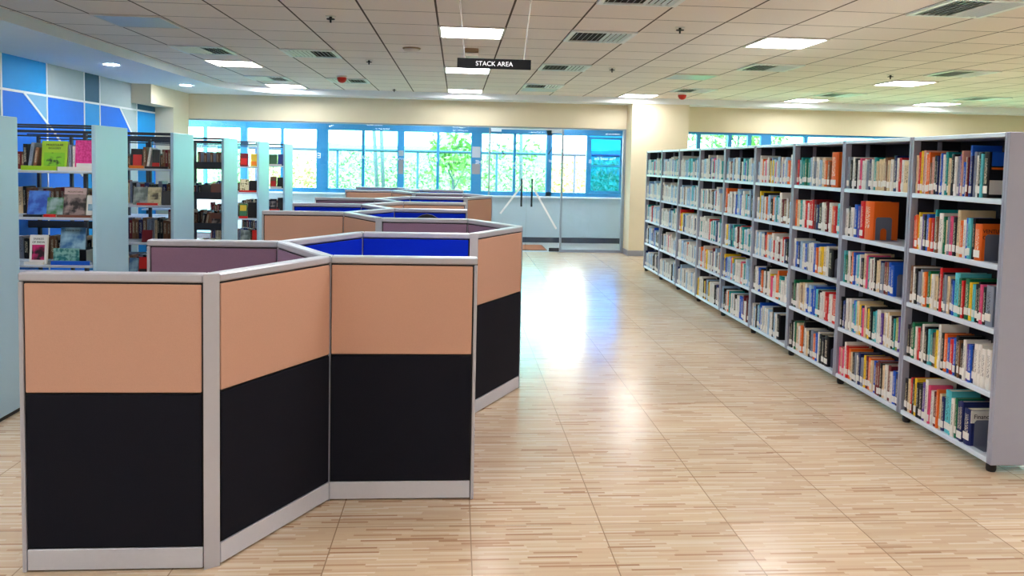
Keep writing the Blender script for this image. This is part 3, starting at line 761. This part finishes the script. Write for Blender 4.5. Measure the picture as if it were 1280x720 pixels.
# title lettering seen on two covers that face out at the near end
def cover_text(key, lines, size, m, z0, dz):
    o, t, h, d = TITLES[key]
    for i, (body, dx) in enumerate(lines):
        text('title', body, size, (dx, -.0012, h - z0 - i * dz), FACE, m, o, ext=.0006, align='LEFT')
INK = mat('dark_ink', rgb(30, 22, 26), 0.6)
last = max(i for (k, s, i) in TITLES if (k, s) == (0, 1)); cover_text((0, 1, last), [('VENTURE', .012), ('CAPITAL', .012)], .030, INK, .04, .036)
last = max(i for (k, s, i) in TITLES if (k, s) == (0, 4)); o, t_, h_, d_ = TITLES[(0, 4, last)]
MB().box(.006, d_ - .002, -.0012, .002, h_ - .075, h_ - .002).build('cover_band', M['label'], o); text('title', 'Finance', .036, (.022, -.002, h_ - .038), FACE, INK, o, ext=.0006, align='LEFT')
last = max(i for (k, s, i) in TITLES if (k, s) == (0, 0)); o, t_, h_, d_ = TITLES[(0, 0, last)]
MB().box(.02, d_ - .002, -.0012, .002, h_ - .08, h_ - .002).build('cover_band', COV['B'], o); MB().box(.02, d_ - .002, -.0012, .002, h_ - .10, h_ - .088).build('cover_stripe', COV['O'], o)
MB().box(.012, d_ - .002, -.0012, .002, .02, .10).build('cover_panel', M['label'], o)

# bookends
def bookend(x, y, z, lab, hh=.155, m='steel'):
    t = empty('bookend', (x, y, z)); tag(t, lab, 'bookend', 'steel bookends on the shelves')
    w = .12; arch = []
    pts = [(0, 0), (.036, 0), (.036, .055)]
    for i in range(9):
        a = PI - PI * i / 8; pts.append((.06 + .024 * math.cos(a), .062 + .024 * math.sin(a)))
    pts += [(.084, .055), (.084, 0), (w, 0), (w, hh - .012), (w - .012, hh), (.012, hh), (0, hh - .012)]
    MB().poly_y(pts, -.003, -.0005).build('upright', M[m], t)
    MB().box(.0, w, -.10, -.003, 0, .002).build('base', M[m], t)
M['bookend'] = mat('grey_bookend', rgb(118, 124, 146), 0.45, 0.2)
def put_end(k, si, lab, dx=.07, hh=.155):
    bookend(BX + dx, ends[(k, si)] - .0005, SHZ[si] + .0145, lab, hh, 'bookend')
put_end(1, 1, 'grey arched bookend against the orange book', .05, .165)
# other bookends stand pressed to the last book; the gap at the end of each run holds them
for (k, si, lab) in ((0, 1, 'dark bookend against the orange cover on the second shelf of the nearest bookcase'), (0, 4, 'grey bookend against the white and navy cover on the bottom shelf'),
                     (1, 2, 'grey bookend closing the middle shelf of the second bookcase'), (2, 2, 'grey bookend closing the middle shelf of the third bookcase'), (2, 4, 'grey bookend closing the bottom shelf of the third bookcase')):
    if ends[(k, si)] - (BY + k * BP + .024) > .004:
        t = empty('bookend', (BX + .045, ends[(k, si)] - .0005, SHZ[si] + .0145)); tag(t, lab, 'bookend', 'steel bookends on the shelves')
        MB().poly_y([(0, 0), (.12, 0), (.12, .14), (.108, .152), (.012, .152), (0, .14)], -.003, -.0005).build('upright', M['bookend'], t)
        gp = min(.09, ends[(k, si)] - (BY + k * BP + .026)); MB().box(0, .12, -gp, -.003, 0, .002).build('base', M['bookend'], t)

# ------------------------------------------------------------------ left-hand book stacks (double sided, rows run away to the left)
SX, SY, SP, SD, SH = -2.771, 6.1325, 1.6301, .5836, 1.876
SZ = [1.52, 1.16, .79, .43, .08]
sl = ['nearest stack, only its pale end panel in view', 'first stack showing shelves, with the bright green book', 'second stack showing shelves, behind the first', 'third stack from the front showing shelves', 'fourth stack from the front showing shelves', 'farthest stack, by the glazed screen']
for r in range(-1, 5):
    y0 = SY + r * SP; t = empty('book_stack', (SX, y0, 0)); tag(t, 'ice blue double-sided book stack, ' + sl[r + 1], 'book stack', 'double-sided book stacks on the left')
    MB().bev(-.03, 0, 0, SD, .02, SH, .004).build('end_panel', M['stackpanel'], t)
    MB().box(-.029, -.001, .01, SD - .01, 0, .02).build('plinth', M['rubber'], t)
    W_ = 2.25
    for i, xx in enumerate((-.03 - .92, -.03 - 1.84, -W_)):
        MB().box(xx - .03, xx, SD / 2 - .02, SD / 2 + .02, 0, SH - .02).build('upright', M['steel_dark_and_shade'], t)
    MB().box(-W_, -.03, .02, SD - .02, 0, .06).build('base_box', M['charcoal'], t)
    for yy in (.012, SD - .042):
        MB().box(-W_, -.03, yy, yy + .03, SH - .017, SH - .003).build('canopy_rail', M['charcoal'], t)
    MB().box(-W_, -.03, SD / 2 - .015, SD / 2 + .015, SH - .062, SH - .048).build('tie_bar', M['charcoal'], t)
    for z in SZ:
        for ya, yb in ((.012, SD / 2 - .03), (SD / 2 + .03, SD - .012)):
            sh_ = MB(); sh_.box(-W_, -.03, ya, yb, z - .016, z - .012)
            fy = ya if ya < .1 else yb - .004
            sh_.box(-W_, -.03, fy, fy + .004, z - .020, z - .010)
            sh_.box(-W_, -.03, ya, yb, z - .013, z)
            sh_.build('shelf', M['steel_edge'] if r in (0, 1, 3, 4) else M['charcoal'], t)
    if r == 2:
        for z in SZ[:3]: MB().box(-W_, -.03, .008, .012, z, z + .065).build('retaining_lip', M['charcoal'], t)

def cmat(n_, c, c2=None, sc_=14):
    return mat(n_, rgb(*c), .4, noise=.35 if c2 else 0.06, nscale=sc_)
def pic(n_, a, b_, sc_=9, thr=.5, soft=.08):
    m = bpy.data.materials.new(n_); m.use_nodes = True; g = NT(m); b = m.node_tree.nodes['Principled BSDF']
    tc = g.n('ShaderNodeTexCoord'); nz = g.n('ShaderNodeTexNoise'); nz.inputs['Scale'].default_value = sc_; nz.inputs['Detail'].default_value = 3
    g.l(tc.outputs['Object'], nz.inputs['Vector'])
    cr = g.n('ShaderNodeValToRGB'); cr.color_ramp.elements[0].position = thr - soft; cr.color_ramp.elements[1].position = thr + soft
    cr.color_ramp.elements[0].color = rgb(*a); cr.color_ramp.elements[1].color = rgb(*b_)
    g.l(nz.outputs['Fac'], cr.inputs[0]); g.l(cr.outputs[0], b.inputs['Base Color']); b.inputs['Roughness'].default_value = .4
    return m
def face_book(r, x0, x1, hgt, si, cov, lab, depth=.03, th=.022, tilt=8, art=None, title=None, tcol=None, tsize=.02, dz=0.0, artrect=(.12, .12, .88, .62)):
    """a book shown cover outwards, leaning back a little"""
    y = SY + r * SP + .014 + depth
    w = x1 - x0; mb = MB(); c = .0025
    mb.box(0, w, 0, c, 0, hgt, 0); mb.box(0, w, th - c, th, 0, hgt, 0); mb.box(0, .003, c, th - c, 0, hgt, 0); mb.box(.003, w - .004, c, th - c, .003, hgt - .003, 1)
    o = mb.build('book', [cov, M['paper']], loc=(x0, y, SZ[si] + dz + .001 + th * math.sin(math.radians(tilt)))); o.rotation_euler = (math.radians(-tilt), 0, 0)
    tag(o, lab, 'book', 'books shown cover outwards in the left stacks')
    if art:
        a = artrect; MB().box(a[0] * w, a[2] * w, -.0012, .001, a[1] * hgt, a[3] * hgt).build('cover_picture', art, o)
    if title:
        for i, ln in enumerate(title): text('title', ln, tsize, (w / 2, -.0015, hgt * .86 - i * tsize * 1.15), FACE, tcol or M['white'], o, ext=.0005)
    return o
def flat_book(r, x0, x1, si, cov, lab, th=.028, dpt=.025, wd=.15, dz=0):
    y = SY + r * SP + .014 + (dpt - .025 if dpt > .05 else 0)
    mb = MB(); w = x1 - x0; c = .0025
    if dpt < .05: wd = min(wd, .03)
    mb.box(0, w, 0, .003, 0, th, 0); mb.box(0, w, .003, wd, 0, c, 0); mb.box(0, w, .003, wd, th - c, th, 0); mb.box(.004, w - .004, .003, wd - .004, c, th - c, 1)
    o = mb.build('book', [cov, M['paper']], loc=(x0, y, SZ[si] + dz + .0008)); tag(o, lab, 'book', 'books lying flat in the left stacks'); return o
def spine_book(r, x, si, key, t, h, lab, lean=0, depth=.03):
    y = SY + r * SP + .014 + depth
    mb = MB(); book_into(mb, Matrix(), t, h, .15, 0, 1)
    o = mb.build('book', [COV[key], M['paper']], loc=(x + t, y, SZ[si] + .001 + (math.sin(abs(math.radians(lean))) * t if lean else 0)))
    o.rotation_euler = (0, 0, PI / 2)
    if lean: o.rotation_euler = (Matrix.Rotation(math.radians(lean), 3, 'Y') @ Matrix.Rotation(PI / 2, 3, 'Z')).to_euler()
    tag(o, lab, 'book', 'books in the left stacks'); return o
lime = cmat('lime_cover', (150, 196, 24)); limepic = pic('lime_micrograph', (28, 60, 12), (120, 190, 20), 22, .42)
pinkc = pic('pink_cover', (206, 26, 122), (226, 60, 150), 60); bluec = pic('blue_cover', (22, 72, 170), (60, 120, 210), 14)
land = pic('landscape_cover', (60, 120, 70), (150, 175, 180), 10); sepia = pic('sepia_photo', (40, 34, 36), (150, 132, 128), 16)
whitec = cmat('white_cover', (226, 226, 224)); snake = pic('magenta_picture', (30, 8, 20), (200, 40, 110), 18, .52); river = pic('teal_picture', (30, 110, 110), (130, 180, 170), 30)
bluepale = pic('blue_sky_cover', (60, 110, 160), (150, 190, 210), 8); darkc = cmat('black_cover', (22, 20, 24)); fanc = pic('beige_fan_cover', (150, 140, 104), (206, 198, 160), 12, .4)
greyc = pic('grey_green_cover', (96, 110, 106), (160, 172, 166), 12); redc = cmat('red_cover', (206, 26, 20)); yel = cmat('yellow_cover', (216, 184, 60)); orn = cmat('orange_cover', (228, 120, 24)); greenc = cmat('green_cover', (60, 112, 76)); navyc = cmat('navy_cover', (24, 52, 140)); brownc = cmat('brown_cover', (120, 70, 54)); cream2 = pic('cream_grid_cover', (120, 116, 70), (226, 220, 180), 40, .45, .02)
# first visible stack
spine_book(0, -3.345, 0, 'K', .03, .20, 'dark book standing at the left end beside the pale leaning one', 0, .06)
spine_book(0, -3.30, 0, 'S', .026, .205, 'pale grey book leaning left of the bright green book', 9, .03)
spine_book(0, -3.262, 0, 'n', .026, .17, 'brown book leaning left of the bright green book', 9, .03)
face_book(0, -3.20, -3.01, .225, 0, lime, 'bright green book facing out on the top shelf', .035, .026, 7, limepic, ('MOLECULAR', 'BIOLOGY'), INK, .022, artrect=(.10, .06, .90, .60))
spine_book(0, -3.004, 0, 'S', .022, .20, 'grey book right of the bright green one, spine out', 0, .05)
spine_book(0, -2.978, 0, 'W', .02, .19, 'white book between the green and pink covers', 0, .06)
face_book(0, -2.95, -2.81, .235, 0, pinkc, 'bright pink book facing out at the right end of the top shelf', .035, .024, 6, whitec, None, None, artrect=(.08, .08, .92, .24))
flat_book(0, -3.33, -3.07, 0, lime, 'yellow-green book lying flat below the bright green cover', .034)
flat_book(0, -3.06, -2.805, 0, whitec, 'white book lying flat below the bright pink cover', .030)
face_book(0, -3.31, -3.16, .20, 1, bluec, 'blue book facing out on the second shelf of the first stack', .03, .02, 14, None)
face_book(0, -3.165, -3.045, .15, 1, land, 'small green landscape book beside the blue cover', .03, .016, 10, None)
face_book(0, -3.04, -2.875, .225, 1, sepia, 'sepia photo book facing out with a pale title band', .03, .022, 9, cmat('pale_band', (188, 160, 156)), ('MOUNTAINS',), INK, .02, artrect=(0.0, .78, 1.0, 1.0))
face_book(0, -2.868, -2.805, .17, 1, whitec, 'narrow white book with a ring emblem at the shelf end', .03, .016, 8, bluepale, artrect=(.2, .3, .8, .6))
flat_book(0, -3.32, -3.18, 1, darkc, 'thin black book lying flat under the blue cover', .018)
flat_book(0, -3.17, -3.08, 1, redc, 'small red book lying flat on the second shelf', .022)
flat_book(0, -3.07, -2.82, 1, brownc, 'brown book lying flat under the sepia cover', .018)
face_book(0, -3.30, -3.17, .225, 2, whitec, 'white book with a magenta picture on the third shelf', .035, .02, 6, snake, ('SNAKES', 'OF INDIA'), INK, .022, artrect=(.14, .14, .86, .66))
face_book(0, -3.10, -2.91, .17, 2, bluepale, 'pale blue book propped above the teal one on the third shelf', .10, .02, 8, None, ('KANHA WILD',), INK, .02, dz=.11)
flat_book(0, -3.12, -2.90, 2, darkc, 'black book lying flat beneath the propped pale blue book', .108, .12, .2)
face_book(0, -3.12, -2.93, .125, 2, river, 'teal river picture book low on the third shelf', .036, .012, 3, None, dz=.0)
flat_book(0, -3.12, -2.83, 2, COV['B'], 'blue book lying flat along the front of the third shelf', .030)
flat_book(0, -3.32, -3.18, 2, whitec, 'white book lying flat under the magenta picture cover', .020)

# second visible stack
face_book(1, -3.20, -3.09, .19, 0, darkc, 'black book with a red cover picture on the top shelf of the second stack', .035, .024, 6, redc, artrect=(.2, .12, .95, .7))
spine_book(1, -3.085, 0, 'n', .03, .21, 'brown book beside the black and red cover, second stack', 0, .05)
spine_book(1, -3.053, 0, 'W', .024, .20, 'white book leaning on the top shelf of the second stack', 10, .04)
face_book(1, -2.995, -2.925, .185, 0, darkc, 'narrow black book with a red foot, top shelf, second stack', .035, .022, 6, redc, artrect=(.0, .1, 1.0, .3))
for i in range(4): spine_book(1, -2.915 + i * .028, 0, 'nMnK'[i], .026, .19 - i * .004, '%s book, %s of four at the top shelf end, second stack' % (PAL['nMnK'[i]][1], ORD[i]), 0, .08)
flat_book(1, -3.20, -3.06, 0, orn, 'orange book lying flat on the top shelf of the second stack', .028)
flat_book(1, -3.05, -2.83, 0, darkc, 'black book lying flat on the top shelf of the second stack', .022)
face_book(1, -3.18, -3.045, .175, 1, greyc, 'grey-green book facing out, second shelf, second stack', .035, .02, 10)
face_book(1, -3.04, -2.915, .175, 1, fanc, 'beige book with a dark fan shape facing out, second stack', .035, .02, 8, pic('fan_shape', (70, 66, 50), (190, 180, 140), 18, .5), artrect=(.2, .3, .8, .7))
face_book(1, -2.905, -2.81, .14, 1, darkc, 'black book facing out at the second shelf end, second stack', .035, .02, 12)
flat_book(1, -3.13, -2.93, 1, redc, 'red and white book lying flat below the fan cover', .022)
face_book(1, -3.10, -3.0, .12, 2, COV['M'], 'maroon book facing out on the third shelf, second stack', .035, .02, 9)
flat_book(1, -3.0, -2.83, 2, COV['T'], 'teal book lying flat on the third shelf, second stack', .024)
face_book(1, -3.13, -3.05, .21, 3, redc, 'red and black book on the fourth shelf, second stack', .035, .024, 5, darkc, artrect=(.05, .0, .95, .45))
face_book(1, -3.235, -3.145, .20, 3, bluepale, 'pale leaning book on the fourth shelf, second stack', .035, .02, 14)
# third visible stack
KK = 'nSnSnSnnSn'
for i in range(8): spine_book(2, -3.09 + i * .036, 0, KK[i], .033, .185 - (i % 3) * .008, '%s bound volume, %s in the run on the third stack top shelf' % (PAL[KK[i]][1], ORD[i]), 0, .03)
face_book(2, -3.06, -2.95, .15, 1, darkc, 'black book facing out, second shelf, third stack', .04, .02, 9)
face_book(2, -2.94, -2.81, .16, 1, brownc, 'brown book facing out at the shelf end, third stack', .04, .02, 9)
flat_book(2, -2.98, -2.86, 1, orn, 'orange leaflet pile lying flat on the third stack', .05, .02)
spine_book(2, -3.07, 2, 'K', .04, .17, 'black book leaning at the left, third shelf, third stack', 12, .04)
spine_book(2, -3.02, 2, 'n', .04, .18, 'brown book leaning beside the black one, third stack', 12, .04)
face_book(2, -2.95, -2.82, .18, 2, brownc, 'dark brown book facing out, third shelf, third stack', .04, .02, 10, sepia)
flat_book(2, -3.06, -2.94, 2, whitec, 'white book lying flat, third shelf, third stack', .03, .02)
face_book(2, -3.05, -2.90, .16, 3, redc, 'red book leaning back on the fourth shelf, third stack', .03, .02, 30)
# fourth visible stack
face_book(3, -3.05, -2.94, .18, 0, COV['M'], 'dark red book facing out on the fourth stack top shelf', .04, .022, 6, redc)
face_book(3, -2.90, -2.81, .175, 0, yel, 'yellow book facing out on the fourth stack top shelf', .04, .022, 6, orn, artrect=(.1, .1, .9, .4))
face_book(3, -3.05, -2.93, .18, 1, cream2, 'cream book with a grid of dark squares, fourth stack', .04, .022, 5)
face_book(3, -2.92, -2.82, .16, 1, darkc, 'black book facing out beside the cream grid cover', .04, .022, 6)
flat_book(3, -3.05, -2.81, 1, redc, 'long red book lying flat under the cream grid cover', .024)
face_book(3, -3.06, -2.95, .20, 2, greenc, 'dark green book facing out, third shelf, fourth stack', .04, .022, 6, yel, artrect=(.1, .5, .9, .9))
face_book(3, -2.94, -2.82, .22, 2, darkc, 'tall black book facing out, third shelf, fourth stack', .04, .022, 6)
flat_book(3, -3.05, -2.93, 2, redc, 'red book lying flat, third shelf, fourth stack', .03)
face_book(3, -3.04, -2.91, .19, 3, greyc, 'grey book facing out, fourth shelf, fourth stack', .04, .022, 6)
face_book(3, -2.88, -2.81, .19, 3, redc, 'narrow red book at the fourth shelf end, fourth stack', .04, .022, 6)
# farthest stack
face_book(4, -3.04, -2.91, .18, 0, greenc, 'green book facing out on the farthest stack', .04, .022, 6)
face_book(4, -2.90, -2.81, .185, 0, navyc, 'navy book facing out on the farthest stack', .04, .022, 6)
flat_book(4, -3.02, -2.83, 0, whitec, 'white book lying flat on the farthest stack top shelf', .026)
face_book(4, -3.02, -2.92, .18, 1, brownc, 'brown-red book facing out on the farthest stack', .04, .022, 6, redc)
face_book(4, -2.91, -2.81, .17, 1, darkc, 'black book facing out, second shelf, farthest stack', .04, .022, 6)
flat_book(4, -3.0, -2.83, 1, whitec, 'white book lying flat, second shelf, farthest stack', .024)
face_book(4, -3.02, -2.92, .19, 2, darkc, 'black book facing out, third shelf, farthest stack', .04, .022, 6, sepia, artrect=(.1, .3, .9, .8))
face_book(4, -2.90, -2.81, .21, 2, darkc, 'tall black book at the third shelf end, farthest stack', .04, .022, 6)
flat_book(4, -3.02, -2.86, 2, redc, 'red book lying flat, third shelf, farthest stack', .03)

# spines seen deep in the stacks belong to the uncounted rest of the books
def back_row(r, si, spec, x0=-3.55, x1=-2.82, hmax=.22):
    y = SY + r * SP + SD / 2 + .07; x = x0; pool = spec.split()
    while x < x1 - .03:
        k = rnd.choice(pool); t = rnd.uniform(.022, .042); h = rnd.uniform(hmax - .04, hmax)
        T = Matrix.Translation((x + t, y, SZ[si] + .001)) @ Matrix.Rotation(PI / 2, 4, 'Z')
        book_into(BULK, T, t, h, .15, KEYS.index(k), len(KEYS)); x += t + .002
dim = 'n n M K S n K c N'
for r, rows in ((0, {0: .17, 1: .22, 2: .19, 3: .2}), (1, {0: .15, 1: .23, 2: .22, 3: .2}), (2, {1: .16, 2: .2, 3: .2}), (3, {1: .15, 2: .2, 3: .2}), (4, {2: .17, 3: .2}), (-1, {0: .2, 1: .2, 2: .2, 3: .2})):
    for si, hm in rows.items(): back_row(r, si, dim, hmax=hm)
o = BULK.build('book_runs', [COV[k] for k in KEYS] + [M['paper'], M['label']])
tag(o, 'remaining books packed along the farther bookcases and deep in the left stacks', 'books', None, 'stuff')

# ------------------------------------------------------------------ corridor mat
t = empty('door_mat', (0.98, 14.92, 0)); tag(t, 'brown coir door mat on the corridor floor behind the glass doors', 'door mat')
MB().bev(-.60, .72, -.42, .42, -.002, .012, .005).build('pile', M['mat'], t)
MB().box(-.63, .75, -.45, .45, -.002, .004).build('border', mat('mat_border', rgb(120, 66, 44), .8), t)

# ------------------------------------------------------------------ outside
struct(MB().box(-70, 90, 16.4, 160, -.5, -.3).build('ground_outside', M['ground']))
def leafmat(n_, a, b_):
    m = bpy.data.materials.new(n_); m.use_nodes = True; g = NT(m); b = m.node_tree.nodes['Principled BSDF']
    geo = g.n('ShaderNodeNewGeometry')
    g.l(g.mixc(geo.outputs['Random Per Island'], a, b_), b.inputs['Base Color']); b.inputs['Roughness'].default_value = .6
    return m
M['leaf'] = leafmat('hedge_leaf', rgb(70, 124, 40), rgb(240, 242, 170)); M['leaf2'] = leafmat('tree_leaf', rgb(80, 110, 50), rgb(170, 190, 90))
def leaves(name, m, n_, fn, size, parent=None):
    mb = MB()
    for _ in range(n_):
        c = Vector(fn()); a = Vector((rnd.gauss(0, 1), rnd.gauss(0, 1), rnd.gauss(0, 1))).normalized(); b_ = a.orthogonal().normalized()
        b_ = (Matrix.Rotation(rnd.random() * 6.28, 3, a) @ b_); s_ = size * rnd.uniform(.6, 1.3); e_ = a.cross(b_)
        b = len(mb.v); mb.v += [tuple(c - b_ * s_), tuple(c + e_ * s_ * .38), tuple(c + b_ * s_), tuple(c - e_ * s_ * .38)]
        mb.face([b, b + 1, b + 2, b + 3])
    return mb.build(name, m, parent)
def hz(x): return 1.36 + .10 * math.sin(x * 1.7) + .08 * math.sin(x * 3.9 + 1) + .06 * math.sin(x * 9.1)
def hfn():
    x = rnd.uniform(-9, 11); y = 23.4 + max(-1.3, min(1.3, rnd.gauss(0, .7))); top = hz(x) + .35
    return (x, y, -.3 + (top + .3) * math.sqrt(rnd.random()))
o = leaves('hedge', M['leaf'], 26000, hfn, .075); tag(o, 'bright green hedge outside the corridor windows', 'hedge', None, 'stuff')
def tree(x, y, h, r, lab, n_=700, sz=.16):
    t = empty('tree', (x, y, -.3)); tag(t, lab, 'tree', 'trees outside')
    mb = MB(); mb.tube((0, 0, 0), (.05, 0, h * .7), .06, 8, .03)
    for k in range(5):
        a = k * 1.3; mb.tube((.02, 0, h * (.4 + .06 * k)), (r * .7 * math.cos(a), r * .5 * math.sin(a), h * (.7 + .05 * k)), .025, 6, .008)
    mb.build('trunk', M['bark'], t)
    def fn():
        a = rnd.random() * 6.28; q = r * math.sqrt(rnd.random()); z = h * .78 + rnd.gauss(0, h * .13)
        return (q * math.cos(a), q * math.sin(a), z)
    leaves('crown', M['leaf2'], n_, fn, sz, t)
tree(-.14, 20.75, 2.8, .62, 'young leafy tree outside the middle corridor window', 420, .14)
tree(1.95, 27.2, 2.7, 1.0, 'pale tree outside seen through the glass doors', 320, .13)
tree(10.2, 27.6, 4.6, 1.9, 'leafy tree outside above the bookcase row', 1500, .16)
for (x0, x1, lab) in ((-2.25, -2.03, 'leaning pole outside, left of a pair'), (-2.05, -1.88, 'leaning pole outside, right of a pair'), (1.66, 1.73, 'dark upright pole outside behind the glass doors')):
    t = empty('pole', (x1, 20.5, -.3)); tag(t, lab, 'pole', 'poles outside')
    MB().tube((0, 0, 0), (x0 - x1, 0, 3.6), .05, 10, .045).build('shaft', M['bark'], t, True)
    MB().tube((x0 - x1, 0, 3.58), (x0 - x1, 0, 3.66), .055, 10).build('cap', M['pipe'], t)
t = empty('railing', (0, 19.6, -.3)); tag(t, 'long dark pipe railing outside in front of the hedge', 'railing')
MB().tube((-9, 0, 2.18), (11, 0, 2.18), .035, 8).build('top_rail', M['pipe'], t, True)
for k in range(11): MB().tube((-9 + k * 2, 0, 0), (-9 + k * 2, 0, 2.18), .03, 8).build('post', M['pipe'], t, True)
mb = MB()
pts = [(-90, -.5)] + [(-90 + i * 6, 3.9 + .35 * math.sin(i * .7) + .25 * math.sin(i * 1.9)) for i in range(36)] + [(120, -.5)]
mb.poly_y(pts, 130, 150); struct(mb.build('hill', M['hill']))

# ------------------------------------------------------------------ sky
w = bpy.data.worlds.new('World'); SC.world = w; w.use_nodes = True
nt = w.node_tree; bg = nt.nodes['Background']
tc = nt.nodes.new('ShaderNodeTexCoord'); sp = nt.nodes.new('ShaderNodeSeparateXYZ'); nt.links.new(tc.outputs['Generated'], sp.inputs[0])
rp = nt.nodes.new('ShaderNodeValToRGB'); nt.links.new(sp.outputs[2], rp.inputs[0])
rp.color_ramp.elements[0].position = .0; rp.color_ramp.elements[0].color = (1, .99, .96, 1); rp.color_ramp.elements[1].position = 1; rp.color_ramp.elements[1].color = (.84, .93, 1, 1)
nt.links.new(rp.outputs[0], bg.inputs['Color']); bg.inputs['Strength'].default_value = 14.0

vs_ = SC.view_settings
SC.display_settings.display_device = 'sRGB'
vs_.view_transform = 'Standard'; vs_.look = 'None'; vs_.exposure = 0.38; vs_.gamma = 1.0; vs_.use_curve_mapping = False
SC.cycles.max_bounces = 10; SC.cycles.transparent_max_bounces = 16; SC.cycles.diffuse_bounces = 5; SC.cycles.use_denoising = True
SC.cycles.sample_clamp_indirect = 8
